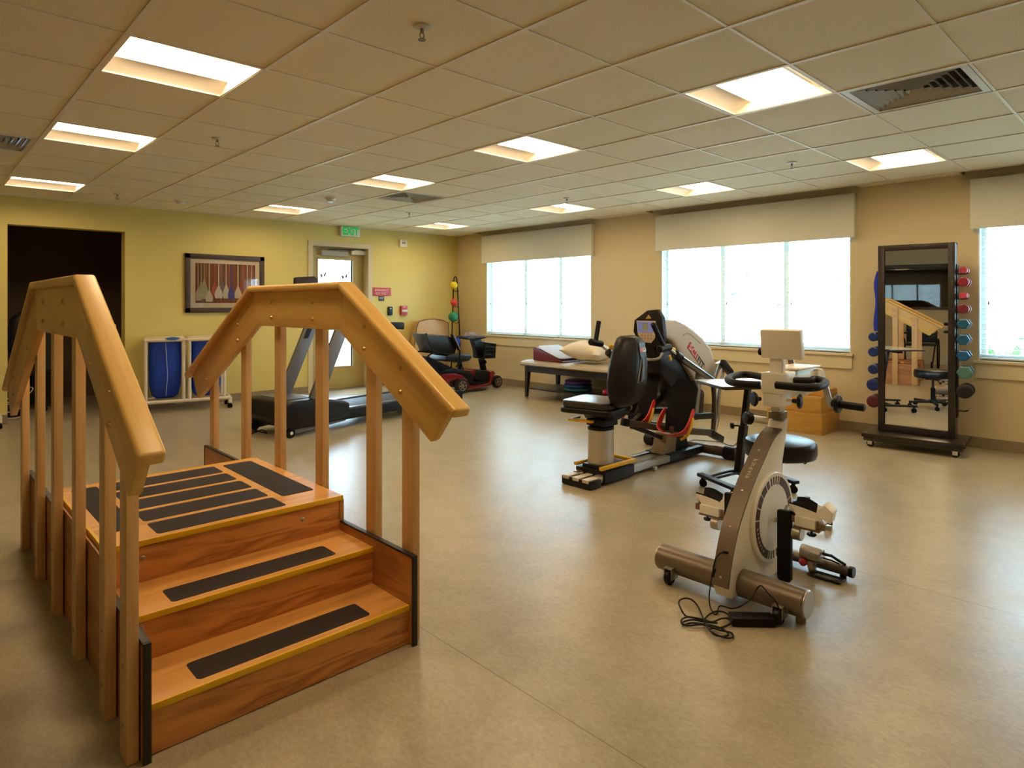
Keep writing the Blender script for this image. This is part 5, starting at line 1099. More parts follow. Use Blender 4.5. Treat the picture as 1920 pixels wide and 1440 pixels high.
# footbeds
def footbed(y, x0, z0, tint):
    u_ = Vector((0.36, 0, 0.93)).normalized(); f_ = Vector((-0.93, 0, 0.36)).normalized(); O = Vector((x0, y, z0))
    def q(a, h, d=0): return O+V(0, a, 0)+u_*h+f_*d
    P = [q(0.10, 0), q(0.12, 0.12), q(0.112, 0.36), q(0.075, 0.42), q(-0.075, 0.42), q(-0.112, 0.36), q(-0.12, 0.12), q(-0.10, 0)]
    part('foot_plate', MB().prism(P, f_*-0.02, 0.006), m_black_r, RS)
    b = MB(); path = [q(0.12, 0.17, 0.02), q(0.126, 0.06, 0.05), q(0.10, -0.01, 0.07), q(0.0, -0.045, 0.08), q(-0.10, -0.01, 0.07), q(-0.126, 0.06, 0.05), q(-0.12, 0.19, 0.02)]; pth = spline(path, 5)
    ws = [0.004+0.026*math.sin(PI*i/(len(pth)-1))**0.5 for i in range(len(pth))]; rows = []
    for i, p in enumerate(pth):
        w2 = ws[i]; side_ = (p-(O+u_*0.12)).normalized(); side_ = Vector((side_.x*0.3, side_.y, side_.z*0.3)); rows.append([p-f_*w2*1.6, p-f_*w2*1.6+side_*0.01, p+f_*w2+side_*0.01, p+f_*w2])
    b.loft(rows); part('heel_strap', b, m_redp, RS)
    b = MB(); pth = spline([q(-0.14, 0.12, 0.03), q(-0.146, 0.05, 0.04), q(-0.135, -0.02, 0.05), q(-0.08, -0.06, 0.04)], 5); b.tube(pth, 0.010, n=8); part('strap_lever', b, m_yl, RS)
footbed(2.745, 4.36, 0.30, 0); footbed(3.06, 4.30, 0.345, 0)
part('pedal_beam', MB().bar((4.02, 2.96, 0.385), (4.62, 2.80, 0.25), 0.045, 0.05, bev=0.01), m_brt, RS)
part('pedal_beam', MB().bar((4.2, 3.05, 0.32), (4.62, 3.05, 0.52), 0.05, 0.06, bev=0.01), m_dk, RS)
part('beam_tip', MB().bar((3.98, 2.97, 0.395), (4.03, 2.958, 0.383), 0.055, 0.06, bev=0.01), m_black, RS)
part('beam_brace', MB().bar((4.08, 2.96, 0.35), (4.5, 2.97, 0.2), 0.03, 0.035, bev=0.006), m_dk, RS)
part('pedal_post', MB().bar((4.72, 2.80, 0.34), (4.80, 2.80, 0.72), 0.04, 0.05, (1, 0, 0), 0.006), mat('post_greige', '#8b8273', 0.4, 0.4), RS)
part('power_lead', MB().tube(spline([fl(1290, 829, 0.006), fl(1300, 825, 0.006), fl(1320, 826, 0.006), fl(1350, 829, 0.006), fl(1378, 834, 0.006), fl(1395, 800, 0.006), fl(1404, 785, 0.006), fl(1420, 788, 0.006), Vector((6.9, 3.42, 0.01)), Vector((6.975, 3.45, 0.2)), Vector((6.985, 3.5, 0.45))], 6), 0.004, n=6), m_dkgrey, RS)
# ================================================================ TREATMENT BENCH WITH CUSHIONS
m_esp2 = wood('bench_espresso', '#231816', '#170f0e', 'z', rough=0.4)
BN = thing('treatment_bench', 'padded treatment bench with taupe vinyl top and dark wooden frame under the left window', 'bench', (6.53, 5.25, 0))
bx0, bx1, by0, by1 = 6.20, 6.86, 4.24, 6.27
b = MB(); P = [(6.14, 0.468), (6.15, 0.492), (6.20, 0.515), (6.30, 0.523), (6.76, 0.523), (6.86, 0.515), (6.91, 0.492), (6.92, 0.468), (6.90, 0.452), (6.16, 0.452)]
rows = []
for y, k in ((by1+0.075, 0.90), (by1+0.072, 0.97), (by1+0.05, 1.0), (by0-0.05, 1.0), (by0-0.072, 0.97), (by0-0.075, 0.90)):
    rows.append([Vector((6.53+(x-6.53)*k, y, 0.468+(z-0.468)*(k if k == 1 else k*0.5))) for x, z in P])
b.loft(rows); part('padded_top', b, mat('taupe_vinyl', '#a2957e', 0.35, bump=0.1, bscale=40), BN)
b = MB(); b.box(bx0, bx0+0.03, by0, by1, 0.365, 0.452, 0.003); part('apron', b, m_esp2, BN)
part('apron', MB().box(bx1-0.03, bx1, by0, by1, 0.365, 0.452, 0.003), m_esp2, BN); part('apron', MB().box(bx0+0.03, bx1-0.03, by1-0.03, by1, 0.365, 0.452, 0.003), m_esp2, BN); part('apron', MB().box(bx0+0.03, bx1-0.03, by0, by0+0.03, 0.365, 0.452, 0.003), m_esp2, BN)
for x in (bx0, bx1):
    for y in (by0, by1):
        sx_ = 1 if x == bx0 else -1; sy_ = 1 if y == by0 else -1
        b = MB(); o_ = 0.006; b.loft([[Vector((x+sx_*a-sx_*o_, y+sy_*c-sy_*o_, 0.022)) for a, c in ((0, 0), (0.035, 0), (0.035, 0.035), (0, 0.035))], [Vector((x+sx_*a-sx_*o_, y+sy_*c-sy_*o_, 0.36)) for a, c in ((0, 0), (0.055, 0), (0.055, 0.06), (0, 0.06))], [Vector((x+sx_*a-sx_*o_, y+sy_*c-sy_*o_, 0.451)) for a, c in ((0, 0), (0.055, 0), (0.055, 0.06), (0, 0.06))]])
        part('leg', b, m_esp2, BN); part('levelling_foot', MB().cyl((x+sx_*0.012, y+sy_*0.012, 0.0005), (x+sx_*0.012, y+sy_*0.012, 0.012), 0.025, n=16, bev=0.003).cyl((x+sx_*0.012, y+sy_*0.012, 0.01), (x+sx_*0.012, y+sy_*0.012, 0.024), 0.008, n=10), m_steel, BN)
part('shelf', MB().box(bx0+0.04, bx1-0.04, by0+0.02, by1-0.04, 0.125, 0.145, 0.003), m_esp2, BN)
for z in (0.40, 0.43): part('screw', MB().cyl((bx0-0.008, by1-0.02, z), (bx0-0.001, by1-0.02, z), 0.006, n=8), m_steel, BN)
zt = 0.525
def wedge():
    b = MB(); P = [(6.25, 6.17, zt), (6.25, 6.17, zt+0.165), (6.25, 6.14, zt+0.182), (6.25, 5.62, zt+0.012), (6.25, 5.60, zt)]
    b.prism(P, (0.50, 0, 0), 0.008); return b
WG = thing('wedge_cushion', 'dark red wedge cushion with a pale striped cover at the left end of the bench', 'cushion', (6.5, 5.9, zt))
part('wedge_body', wedge(), mat('maroon_vinyl', '#72221f', 0.4), WG)
b = MB(); b.prism([(6.243, 6.06, zt+0.166), (6.243, 5.68, zt+0.043), (6.30, 5.66, zt+0.038), (6.70, 5.66, zt+0.038), (6.70, 6.12, zt+0.186), (6.32, 6.13, zt+0.189)], (0, -0.003, 0.010), 0.002)
def stripe():
    m = mat('striped_cover', '#aeb4c8', 0.6); N = m.node_tree.nodes; L = m.node_tree.links; t = N.new('ShaderNodeTexCoord'); wv = N.new('ShaderNodeTexWave'); wv.wave_type = 'BANDS'; wv.bands_direction = 'X'; wv.inputs['Scale'].default_value = 14; wv.inputs['Distortion'].default_value = 1.5
    L.new(t.outputs['Object'], wv.inputs[0]); r = N.new('ShaderNodeValToRGB'); r.color_ramp.elements[0].color = lin('#8e9ac4'); r.color_ramp.elements[1].color = lin('#d4d2d4'); L.new(wv.outputs['Fac'], r.inputs[0]); L.new(r.outputs[0], N['Principled BSDF'].inputs['Base Color']); return m
part('striped_cover', b, stripe(), WG)
def pillow(c, a, w_, l_, h, tilt, m, name, label, cat):
    b = MB(); n = 18; top = []; bot = []
    M = Matrix.Translation(Vector(c)) @ Matrix.Rotation(a, 4, 'Z') @ Matrix.Rotation(tilt, 4, 'X')
    grid = {}
    for s in (1, -1):
        for i in range(n+1):
            for j in range(n+1):
                x, y = -1+2*i/n, -1+2*j/n; e = max(0, (1-abs(x)**2.6)*(1-abs(y)**2.6)); pin = 1-0.10*(1-abs(x*y))*max(abs(x), abs(y))**3
                z = s*h*(e**0.55)*(1+0.06*math.sin(5*x+3*y)+0.05*math.sin(7*y-2*x))
                grid[(s, i, j)] = M @ Vector((x*w_*pin, y*l_*pin, z))
    for s in (1, -1):
        vs = {(i, j): b.bm.verts.new(grid[(s, i, j)]) for i in range(n+1) for j in range(n+1)}
        for i in range(n):
            for j in range(n):
                f = (vs[(i, j)], vs[(i+1, j)], vs[(i+1, j+1)], vs[(i, j+1)]); b.bm.faces.new(f if s > 0 else tuple(reversed(f)))
    o = solid(name, b, m, label, cat, smooth=60); return o
pillow((6.48, 5.39, zt+0.150), 0.15, 0.25, 0.30, 0.125, 0.08, mat('pillow_cotton', '#d8ccb6', 0.85, bump=0.4, bscale=14), 'pillow', 'crumpled off white pillow leaning on the red wedge cushion', 'pillow')
# balance discs under the bench
for k, (c_, r, z, h, lb) in enumerate((('#1f6f73', 0.19, 0.146, 0.045, 'teal balance disc at the bottom of the stack under the bench'), ('#27448f', 0.185, 0.193, 0.045, 'blue balance disc in the middle of the stack under the bench'), ('#4d3582', 0.175, 0.240, 0.045, 'purple balance disc on top of the stack under the bench'))):
    c = (6.50, 5.58, 0); b = MB(); b.lathe([(0.001, z), (r*0.9, z), (r, z+h*0.25), (r, z+h*0.75), (r*0.9, z+h), (0.001, z+h)], c, n=40); solid('balance_disc', b, mat('disc_'+c_[1:], c_, 0.45), lb, 'balance disc', 'balance discs under the bench')
solid('exercise_ball', MB().sphere((6.38, 5.02, 0.189), 0.042, nu=20, nv=14), mat('ball_pink', '#c02f58', 0.4, bump=0.8, bscale=60), 'small bright pink spiky ball on the shelf under the bench', 'ball')

# ================================================================ MOBILITY SCOOTER
m_scr = mat('scooter_red', '#741820', 0.25, coat=0.6); m_tyre = mat('tyre_rubber', '#1c1a1b', 0.7); m_rim = mat('rim_silver', '#989288', 0.35, 0.6)
MS = thing('mobility_scooter', 'black and red mobility scooter with a front basket in the far corner', 'mobility scooter', (6.25, 7.46, 0))
YN, YF2 = 7.20, 7.72
def wheel(x, y, r, s):
    b = MB(); b.lathe([(r*0.62, -0.035), (r*0.9, -0.037), (r, -0.02), (r, 0.02), (r*0.9, 0.037), (r*0.62, 0.035)], (x, y, r), (0, 1, 0), n=36, cap=False); b.lathe([(r*0.62, 0.035), (r*0.60, 0.0), (r*0.62, -0.035)], (x, y, r), (0, 1, 0), n=36, cap=False); part('tyre', b, m_tyre, MS)
    b = MB(); yy = y-s*0.028
    b.lathe([(r*0.53, -0.004), (r*0.64, -0.008), (r*0.64, 0.012), (r*0.53, 0.01)], (x, yy, r), (0, 1, 0), n=30, cap=False); b.cyl((x, yy-0.01, r), (x, yy+0.012, r), r*0.17, n=16)
    for k in range(6):
        a = 2*PI*k/6; b.bar((x+r*0.1*math.cos(a), yy, r+r*0.1*math.sin(a)), (x+r*0.56*math.cos(a), yy, r+r*0.56*math.sin(a)), r*0.17, 0.012, (0, 1, 0))
    part('rim', b, m_rim, MS)
    part('hub', MB().cyl((x, y-0.02, r), (x, y+0.02, r), r*0.6, n=24), m_black, MS)
wheel(5.84, YN+0.02, 0.112, 1); wheel(6.655, YN+0.16, 0.095, 1); wheel(5.84, YF2, 0.112, -1); wheel(6.655, YF2-0.03, 0.095, -1)
fen = [oy(u, v, YN+0.0) for u, v in ((815, 706), (830, 702), (850, 700), (866, 703), (876, 712), (882, 728), (876, 728), (868, 716), (858, 710), (846, 714), (838, 722), (832, 724))]
part('rear_fender', MB().prism(fen, (0, 0.52, 0), 0.006), m_scr, MS)
part('rear_cover', MB().prism([oy(u, v, YN+0.03) for u, v in ((822, 704), (830, 694), (850, 690), (875, 695), (888, 702), (888, 716), (876, 718), (866, 704), (850, 700))], (0, 0.46, 0), 0.01), m_black, MS)
part('floor_pan', MB().prism([oy(u, v, YN+0.05) for u, v in ((872, 716), (920, 716), (922, 722), (900, 727), (876, 730))], (0, 0.42, 0), 0.006), m_black, MS)
part('side_rail', MB().prism([oy(u, v, YN) for u, v in ((872, 724), (900, 722), (921, 717), (922, 720), (900, 727), (876, 731))], (0, 0.03, 0), 0.003), m_scr, MS)
part('front_shroud', MB().prism([oy(u, v, YN+0.08) for u, v in ((884, 702), (890, 693), (905, 694), (920, 696), (926, 700), (922, 718), (908, 718), (892, 712))], (0, 0.36, 0), 0.014), m_black, MS)
part('front_fender', MB().prism([oy(u, v, YN+0.06) for u, v in ((918, 697), (925, 695), (929, 700), (924, 708), (921, 720), (917, 720), (919, 706))], (0, 0.40, 0), 0.004), m_scr, MS)
part('front_panel', MB().prism([oy(u, v, YN+0.07) for u, v in ((882, 696), (892, 692), (889, 706), (885, 712))], (0, 0.38, 0), 0.004), m_scr, MS)
yc = 7.46
part('tiller', MB().prism([oy(u, v, yc-0.05) for u, v in ((888, 638), (901, 634), (908, 650), (909, 672), (896, 672), (893, 655))], (0, 0.10, 0), 0.012), m_black, MS)
part('tiller_post', MB().bar(oy(902, 672, yc), oy(908, 700, yc), 0.07, 0.08, (0, 1, 0), 0.015), m_black, MS); part('tiller_boot', MB().sphere(oy(905, 679, yc), 0.055, 1.2, 1, 0.8), m_black_r, MS)
part('handlebar', MB().prism([oy(u, v, yc-0.06) for u, v in ((864, 633), (866, 630), (880, 630), (890, 634), (905, 631), (912, 630), (911, 634), (895, 638), (880, 637))], (0, 0.12, 0), 0.006), m_black, MS)
part('control_console', MB().prism([oy(u, v, yc-0.05) for u, v in ((877, 630), (881, 624), (889, 623), (898, 629), (896, 632))], (0, 0.10, 0), 0.006), mat('console_maroon_grey', '#7c6462', 0.3), MS)
bp = [oy(u, v, yc-0.14) for u, v in ((908, 642), (930, 645), (928, 671), (910, 672))]
b = MB()
for dy_ in (0.0, 0.28):
    Q = [p+V(0, dy_, 0) for p in bp]; b.tube([Q[0], Q[1], Q[2], Q[3]], 0.008, n=6, closed=True)
    for k in range(1, 6): b.tube([Q[0].lerp(Q[1], k/6), Q[3].lerp(Q[2], k/6)], 0.004, n=5)
    for k in range(1, 4): b.tube([Q[0].lerp(Q[3], k/4), Q[1].lerp(Q[2], k/4)], 0.004, n=5)
for p in bp: b.tube([p, p+V(0, 0.28, 0)], 0.008, n=6)
b.prism([p+V(0, 0.01, 0) for p in bp], (0, 0.004, 0)); b.prism([p+V(0, 0.27, 0) for p in bp], (0, 0.004, 0)); b.prism([bp[3], bp[2], bp[2]+V(0, 0.28, 0), bp[3]+V(0, 0.28, 0)], (0, 0, 0.006))
part('basket', b, m_black, MS)
# seat, backrest, arms
ys = yc
part('seat', MB().prism([oy(u, v, ys-0.20) for u, v in ((838, 666), (868, 664), (884, 665), (886, 670), (880, 677), (860, 680), (838, 678))], (0, 0.42, 0), 0.02, 3), mat('scooter_vinyl', '#15171c', 0.35), MS)
part('seat_post', MB().cyl((6.0, ys, 0.30), (6.0, ys, 0.44), 0.035, n=16), m_black, MS); b = MB(); b.tube([oy(864, 680, ys), oy(868, 690, ys), oy(869, 694, ys)], 0.008, n=6); part('seat_lever', b, m_black, MS)
back = [oy(u, v, ys-0.21) for u, v in ((797, 626), (803, 629), (838, 629), (850, 634), (857, 650), (853, 664), (834, 663), (812, 660), (808, 650))]
part('seat_back', MB().prism(back, (0.05, 0.40, 0), 0.012), m_vinylb, MS)
part('back_bar', MB().bar(oy(798, 625, ys-0.2), oy(812, 662, ys-0.2), 0.03, 0.03, (1, 0, 0), 0.008), m_black, MS)
part('armrest', MB().bar(oy(847, 626, ys-0.24), oy(861, 656, ys-0.24), 0.05, 0.035, (1, 0, 0.3), 0.01), m_dk, MS); part('armrest_edge', MB().bar(oy(850, 626, ys-0.265), oy(863, 656, ys-0.265), 0.008, 0.01, (1, 0, 0.3)), m_alu, MS)
part('arm_post', MB().tube([oy(862, 656, ys-0.24), oy(862, 680, ys-0.24), oy(855, 688, ys-0.2)], 0.012, n=8), m_black, MS)
b = MB(); 
for dy_ in (0, 0.34): b.tube([oy(802, 668, ys-0.2)+V(0, dy_, 0), oy(812, 661, ys-0.2)+V(0, dy_, 0), oy(842, 664, ys-0.2)+V(0, dy_, 0)], 0.012, n=8); b.tube([oy(801, 668, ys-0.2)+V(0, dy_, 0), oy(803, 680, ys-0.2)+V(0, dy_, 0), oy(824, 698, ys-0.2)+V(0, dy_, 0)], 0.014, n=8)
b.prism([oy(u, v, ys-0.18) for u, v in ((802, 668), (820, 676), (846, 688), (846, 696), (824, 698), (804, 682))], (0, 0.36, 0), 0.01); part('rear_bag', b, m_black_r, MS)

# ================================================================ FOLDED MAT AND BALL RACK
MT = thing('folded_mat', 'tan padded folding mat with dark piping standing against the green wall', 'mat', (6.37, 8.62, 0))
ym = 8.56
mo = [oy(u, v, ym) for u, v in ((778, 645), (782, 612), (786, 603), (800, 599), (815, 598), (832, 601), (841, 606), (842, 650))]
mo = [Vector((mo[0].x-0.02, ym, 0.004))]+mo+[Vector((mo[-1].x+0.01, ym, 0.004))]
part('mat_panel', MB().prism(mo, (0, 0.14, 0), 0.012), mat('mat_tan_vinyl', '#bd9560', 0.45, bump=0.15, bscale=12), MT)
part('mat_panel', MB().prism([p+V(0.055, 0.05, -0.03) for p in mo[:1]+mo[2:]], (0, 0.10, 0), 0.012), mat('mat_cream_vinyl', '#d8bf98', 0.45), MT)
part('piping', MB().tube([p+V(0, 0.002, 0) for p in mo[1:9]], 0.006, n=6), m_dkgrey, MT)
part('crease', MB().tube([Vector((mo[1].x, ym-0.001, 0.645)), Vector((mo[4].x, ym-0.004, 0.63)), Vector((mo[8].x, ym-0.001, 0.65))], 0.005, n=5), mat('mat_crease', '#93703f', 0.6), MT)
BR = thing('ball_rack', 'tall narrow black wire rack holding coloured exercise balls in the corner', 'ball rack', (6.73, 8.50, 0))
yr = 8.46
def hoop(y):
    L = [oy(u, v, y) for u, v in ((846.5, 535), (847, 523), (851.5, 518), (856, 523), (856.5, 535))]; cx = 6.71
    return [Vector((cx-0.085, y, 0.10)), Vector((cx-0.065, y, 0.9)), Vector((cx-0.04, y, 1.5)), Vector((cx-0.04, y, 1.66)), Vector((cx-0.02, y, 1.74)), Vector((cx+0.005, y, 1.755)), Vector((cx+0.03, y, 1.73)), Vector((cx+0.045, y, 1.65)), Vector((cx+0.05, y, 1.5)), Vector((cx+0.09, y, 0.9)), Vector((cx+0.11, y, 0.10))]
part('wire_frame', MB().tube(hoop(yr), 0.010, n=8), m_blackpaint, BR)
part('base_plate', MB().box(6.60, 6.90, 8.34, 8.54, 0.001, 0.10, 0.01), m_blackpaint, BR)
for z in (1.53, 1.27, 1.0, 0.68):
    b = MB(); b.tube([Vector((6.66, yr, z)), Vector((6.67, yr-0.03, z-0.02)), Vector((6.715, yr-0.05, z-0.03)), Vector((6.76, yr-0.03, z-0.02)), Vector((6.765, yr, z))], 0.005, n=6); part('ball_holder', b, m_blackpaint, BR)
for (u, v, r, c_, lb) in ((851, 535, 0.062, '#d9c21c', 'yellow ball highest on the corner ball rack'), (851.5, 567, 0.064, '#c4392b', 'red ball second on the corner ball rack'), (850, 594, 0.083, '#157a56', 'green ball third on the corner ball rack'), (854, 642, 0.088, '#1b3fae', 'blue ball lowest on the corner ball rack, behind the scooter')):
    p = oy(u, v, yr-0.06); solid('exercise_ball', MB().sphere(p, r, nu=28, nv=18), mat('ball_'+c_[1:], c_, 0.5, bump=0.3, bscale=30), lb, 'ball', 'balls on the corner rack')

# ================================================================ TREADMILL
ta = math.radians(9.0); td = Vector((math.cos(ta), math.sin(ta), 0)); tq = Vector((-math.sin(ta), math.cos(ta), 0)); TO = Vector((2.665, 5.93, 0))
TM_ = Matrix((td, tq, V(0, 0, 1))).transposed().to_4x4(); TM_.translation = TO
def tpt(x, y, z): return TO+td*x+tq*y+V(0, 0, z)
m_tgrey = mat('treadmill_grey_metal', '#77777d', 0.35, 0.5); m_hood = mat('treadmill_hood_black', '#0f0e11', 0.35, spec=0.3)
TR = thing('treadmill', 'black treadmill with slanting grey uprights behind the training stairs', 'treadmill', tpt(1.1, 0.36, 0))
hp = [(-0.05, 0.15), (-0.07, 0.20), (0.0, 0.335), (0.06, 0.352), (0.40, 0.345), (0.68, 0.285), (0.74, 0.26), (0.74, 0.10), (0.3, 0.07), (0.02, 0.09)]
part('motor_hood', MB().prism([tpt(x, 0.0, z) for x, z in hp], tq*0.72, 0.025, 3), m_hood, TR)
part('hood_panel', MB().prism([tpt(0.08, 0.12, 0.353), tpt(0.36, 0.12, 0.349), tpt(0.36, 0.60, 0.349), tpt(0.08, 0.60, 0.353)], (0, 0, 0.004)), mat('hood_panel_grey', '#4c4844', 0.35), TR)
part('deck', MB().box(0.60, 2.42, 0.02, 0.70, 0.085, 0.185, 0.01, M=TM_), m_black, TR)
part('belt', MB().box(0.70, 2.42, 0.11, 0.61, 0.186, 0.192, 0.002, M=TM_), mat('belt_black', '#201e22', 0.6), TR)
for y0 in (0.02, 0.63): part('side_rail', MB().box(0.66, 2.43, y0, y0+0.07, 0.186, 0.205, 0.006, M=TM_), mat('rail_grey', '#4c4c50', 0.3, 0.4), TR)
part('rail_inlay', MB().box(0.75, 1.5, 0.645, 0.675, 0.206, 0.209, M=TM_), m_alu, TR); part('rail_inlay', MB().box(0.75, 2.3, 0.045, 0.06, 0.206, 0.209, M=TM_), m_alu, TR)
for y0 in (0.0, 0.66): part('end_cap', MB().box(2.40, 2.50, y0, y0+0.07, 0.03, 0.20, 0.012, M=TM_), m_black, TR)
part('lift_frame', MB().bar(tpt(0.10, 0.06, 0.045), tpt(0.72, 0.06, 0.09), 0.03, 0.04, bev=0.004), m_tgrey, TR); part('lift_frame', MB().bar(tpt(0.10, 0.66, 0.045), tpt(0.72, 0.66, 0.09), 0.03, 0.04, bev=0.004), m_tgrey, TR)
for y0 in (0.03, 0.66):
    c = tpt(0.05, y0, 0.047); b = MB(); b.cyl(c-tq*0.02, c+tq*0.02, 0.046, n=24, bev=0.006); part('wheel', b, m_black_r, TR); part('wheel_hub', MB().cyl(c-tq*0.023, c-tq*0.018, 0.016, n=14), m_white, TR)
for x in (0.12, 0.42): part('axle_housing', MB().cyl(tpt(-0.01, 0.52+x*0.3, 0.055), tpt(-0.01, 0.60+x*0.3, 0.055), 0.04, n=16), m_black, TR) if x < 0.3 else None
part('power_lead', MB().tube(spline([tpt(-0.04, 0.55, 0.14), tpt(-0.08, 0.5, 0.06), fl(500, 812, 0.012), fl(492, 806, 0.008), fl(482, 809, 0.006), fl(472, 813, 0.005)], 5), 0.006, n=7), m_black, TR)
for y0, x0 in ((0.04, 0.33), (0.66, 0.385)):
    p0 = tpt(x0, y0, 0.33); p1 = tpt(x0+0.50, y0, 1.40); part('upright', MB().bar(p0, p1, 0.055, 0.13, (1, 0, 0), 0.01), m_tgrey, TR)
    part('handrail', MB().tube(spline([tpt(x0+0.33, y0, 1.02), tpt(x0+0.7, y0, 1.02), tpt(x0+1.05, y0, 1.03)], 5), 0.024, n=12), m_foam, TR)
part('rail_pad', MB().prism([oy(u, v, 6.3) for u, v in ((733, 604), (757, 604), (759, 607), (758, 618), (733, 617))], (0, 0.05, 0), 0.01), m_black, TR)
lq = lambda a, f, d: tpt(0.385+0.50*f+a, 0.66-0.0285-d, 0.33+1.07*f)
part('rating_label', MB().prism([lq(-0.05, 0.55, 0), lq(0.04, 0.55, 0), lq(0.04, 0.68, 0), lq(-0.05, 0.68, 0)], tq*-0.001), m_black, TR)
part('console', MB().prism([tpt(0.78, 0.06, 1.34), tpt(0.72, 0.06, 1.38), tpt(0.84, 0.06, 1.45), tpt(0.92, 0.06, 1.41)], tq*0.60, 0.015), m_hood, TR)
part('console_display', MB().prism([oy(u, v, 6.85) for u, v in ((554, 521), (557, 519), (590, 518), (597, 525), (598, 545), (554, 545))], (0, 0.06, 0), 0.008), mat('console_brown_black', '#2b1c18', 0.3), TR)

# ================================================================ LINEN CARTS
m_pvc = mat('pvc_pipe_cream', '#dcd0bc', 0.35); m_bag = mat('royal_blue_mesh', '#0c3db2', 0.6, vary=0.2, vscale=5); m_zip = mat('zip_pale', '#a9b6e0', 0.5)
HA, HB = Vector((2.06, 8.42, 0)), Vector((2.95, 8.22, 0))
def hamper(A, B, depth, label):
    hd = (B-A).normalized(); hn = Vector((-hd.y, hd.x, 0)); L = (B-A).length
    def q(x, y, z): return A+hd*x+hn*y+V(0, 0, z)
    t = thing('linen_cart', label, 'laundry cart', q(L/2, depth/2, 0), 'white pipe linen carts')
    r = 0.019; z1, z2 = 0.13, 0.86
    b = MB()
    for y in (0, depth): b.tube([q(0, y, z1), q(L, y, z1)], r*1.15, n=12)
    for x in (0, L): b.tube([q(x, 0, z1), q(x, depth, z1)], r*1.15, n=12)
    part('base_frame', b, m_pvc, t)
    for x in (0, L):
        for y in (0, depth):
            part('leg', MB().tube([q(x, y, z1), q(x, y, 0.065)], r*1.25, n=12), m_pvc, t); bb = MB(); c = q(x, y, 0); caster(bb, c.x, c.y, 0.027, 0.3); part('caster', bb, m_black_r, t)
    for x in (0, L/2-0.03, L/2+0.04, L):
        for y in (0, depth): 
            if 0 < x < L and y > 0: continue
            part('upright', MB().tube([q(x*0.93+L*0.0, y, z1), q(x*0.93, y, z2)], r, n=12), m_pvc, t)
    b = MB()
    for y in (0, depth): b.tube([q(-0.01, y, z2), q(L*0.93+0.01, y, z2)], r*1.1, n=12)
    for x in (0, L*0.93): b.tube([q(x, 0, z2), q(x, depth, z2)], r*1.1, n=12)
    part('top_frame', b, m_pvc, t)
    for k in (0, 1):
        x0 = 0.03+k*(L*0.93/2+0.02); x1 = x0+L*0.93/2-0.075
        part('lid', MB().prism([q(x0-0.03, 0.0, z2+0.02), q(x1+0.03, 0.0, z2+0.02), q(x1+0.03, depth, z2+0.03), q(x0-0.03, depth, z2+0.03)], (0, 0, 0.006), 0.002), m_pvc, t)
        rows = []
        for zz, kx, ky in ((0.16, 0.55, 0.4), (0.20, 0.82, 0.7), (0.32, 0.97, 0.92), (0.6, 1.0, 1.0), (0.84, 1.0, 1.0)):
            cx, cy = (x0+x1)/2, depth/2; hx, hy = (x1-x0)/2*kx, (depth/2-0.012)*ky; rw = []
            for i in range(24):
                a = 2*PI*i/24; c_, s_ = math.cos(a), math.sin(a); rw.append(q(cx+hx*math.copysign(abs(c_)**0.45, c_), cy+hy*math.copysign(abs(s_)**0.45, s_)-0.006*math.sin(3*a+zz*9), zz))
            rows.append(rw)
        bag = part('bag', MB().loft(rows), m_bag, t, smooth=60)
        zx = (x0+x1)/2+0.01; b = MB(); b.tube(spline([q(zx-0.01, 0.001, 0.83), q(zx+0.004, -0.002, 0.6), q(zx+0.012, -0.002, 0.42), q(zx, 0.008, 0.3), q(zx-0.002, 0.05, 0.195)], 4), 0.004, n=5); part('zip', b, m_zip, bag)
    b = MB(); b.prism([q(0.19, -0.024, z2+0.028), q(0.25, -0.03, z2+0.005), q(0.31, -0.03, z2+0.002), q(0.36, -0.024, z2+0.028), q(0.28, -0.024, z2+0.04)], hn*0.01, 0.002); part('bag_flap', b, mat('flap_blue', '#1f62b5', 0.5), t)
    part('paper_tag', MB().prism([q(0.30, 0.0, 0.105), q(0.40, 0.0, 0.100), q(0.40, 0.04, 0.092), q(0.31, 0.04, 0.095)], (0, 0, 0.001)), m_white, t)
    return t
hamper(HA, HB, 0.32, 'white pipe linen cart with two royal blue bags below the framed picture')
hamper(Vector((-0.165, 8.35, 0)), Vector((0.715, 8.45, 0)), 0.28, 'white pipe linen cart with blue bags cut by the left edge of the photo')

# ================================================================ INSIDE THE DARK DOORWAY
CH = thing('office_chair', 'black high backed chair inside the dark doorway', 'chair', (1.15, 9.75, 0))
b = MB(); rows = []
for z, w_, o_ in ((0.50, 0.22, 0), (0.7, 0.26, -0.02), (0.95, 0.28, -0.03), (1.12, 0.25, -0.02), (1.2, 0.16, 0), (1.22, 0.06, 0.01)): rows.append([Vector((1.15+w_*math.copysign(abs(math.cos(a))**0.6, math.cos(a)), 9.55+o_+0.06*math.sin(a), z)) for a in [2*PI*i/20 for i in range(20)]])
b.loft(rows); part('backrest', b, mat('chair_black_leather', '#1c191a', 0.4), CH)
part('seat', MB().box(0.88, 1.42, 9.58, 10.1, 0.42, 0.52, 0.04, 3), m_vinylb, CH); part('column', MB().cyl((1.15, 9.82, 0.08), (1.15, 9.82, 0.42), 0.03, n=14), m_black, CH)
b = MB()
for k in range(5):
    a = 2*PI*k/5; b.bar((1.15, 9.82, 0.08), (1.15+0.3*math.cos(a), 9.82+0.3*math.sin(a), 0.065), 0.04, 0.03, bev=0.006)
part('star_base', b, m_black, CH)
for k in range(5):
    a = 2*PI*k/5; b = MB(); caster(b, 1.15+0.3*math.cos(a), 9.82+0.3*math.sin(a), 0.025, a); part('caster', b, m_black_r, CH)
b = MB(); 
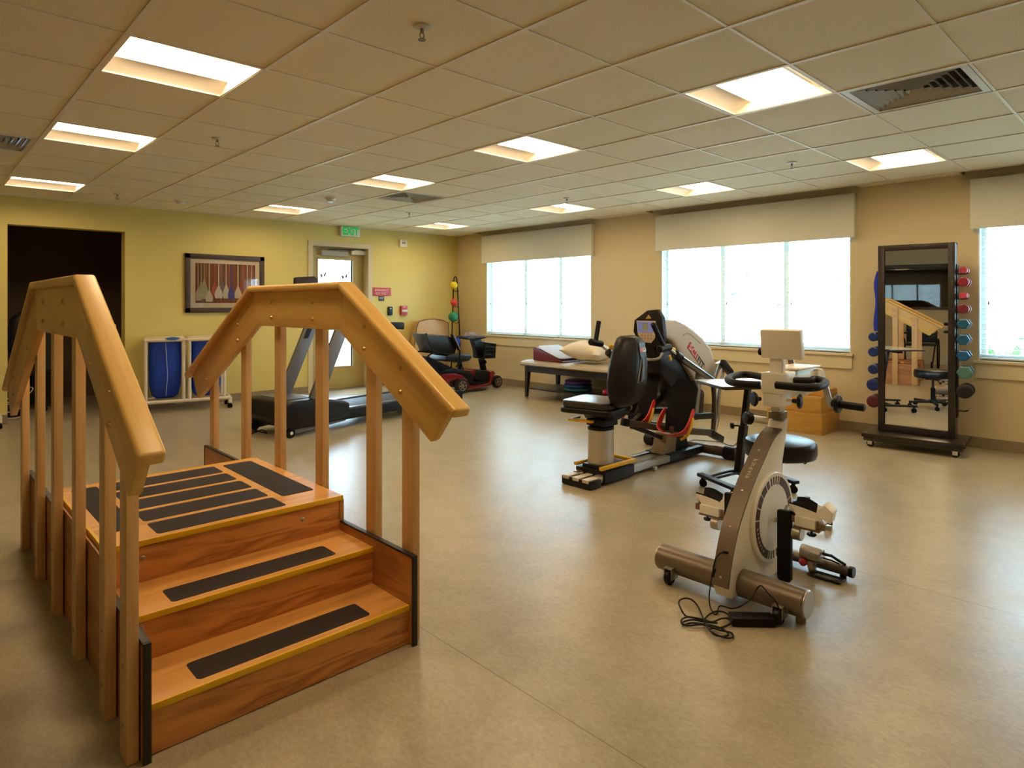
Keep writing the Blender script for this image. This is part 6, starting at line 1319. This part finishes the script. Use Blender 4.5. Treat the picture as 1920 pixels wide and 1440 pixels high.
for k in range(3):
    c = Vector((0.89+0.02*k, 9.1+0.05*k, 0.1+0.07*k)); b.tube(spline([c+V(0.11*math.cos(a)*(1+0.2*k), 0.05*math.sin(a), 0.09*math.sin(a+0.5*k)) for a in [2*PI*i/8 for i in range(8)]], 4, True), 0.006, n=6, closed=True)
solid('power_cable', b, mat('cable_white', '#bdb6b0', 0.5), 'looped white cable lying inside the dark doorway', 'cable')
b = MB(); b.box(0.84, 0.98, 9.22, 9.5, 0.001, 0.32, 0.02); solid('floor_speaker', b, m_black, 'small black box standing behind the white cable in the dark doorway', 'box')
# wheelchair parked near the left wall, seen in the mirror
WC = thing('wheelchair', 'black folding wheelchair by the left wall, seen only in the mirror', 'wheelchair', (-1.7, 2.2, 0))
wx, wy = -1.7, 2.2
for s in (-1, 1):
    b = MB(); b.tube([Vector((wx+0.3*math.cos(a), wy+s*0.29, 0.3+0.3*math.sin(a))) for a in [2*PI*i/32 for i in range(32)]], 0.014, n=8, closed=True); part('wheel', b, m_black_r, WC)
    b = MB()
    for k in range(8):
        a = PI*k/8; b.tube([Vector((wx+0.29*math.cos(a), wy+s*0.29, 0.3+0.29*math.sin(a))), Vector((wx-0.29*math.cos(a), wy+s*0.29, 0.3-0.29*math.sin(a)))], 0.002, n=4)
    part('spokes', b, m_steel, WC)
    part('side_frame', MB().tube(spline([Vector((wx-0.3, wy+s*0.25, 0.93)), Vector((wx-0.22, wy+s*0.25, 0.9)), Vector((wx-0.2, wy+s*0.25, 0.5)), Vector((wx+0.25, wy+s*0.25, 0.48)), Vector((wx+0.42, wy+s*0.22, 0.15))], 5), 0.014, n=8), m_black, WC)
    part('armrest', MB().box(wx-0.15, wx+0.18, wy+s*0.25-0.03, wy+s*0.25+0.03, 0.70, 0.735, 0.01), m_vinylb, WC)
    part('front_caster', MB().cyl((wx+0.33, wy+s*0.2-0.015, 0.09), (wx+0.33, wy+s*0.2+0.015, 0.09), 0.09, n=20, bev=0.004), m_black_r, WC)
part('seat', MB().box(wx-0.2, wx+0.25, wy-0.24, wy+0.24, 0.47, 0.51, 0.01), m_vinylb, WC); part('backrest', MB().box(wx-0.22, wx-0.2, wy-0.24, wy+0.24, 0.52, 0.9, 0.005), m_vinylb, WC)
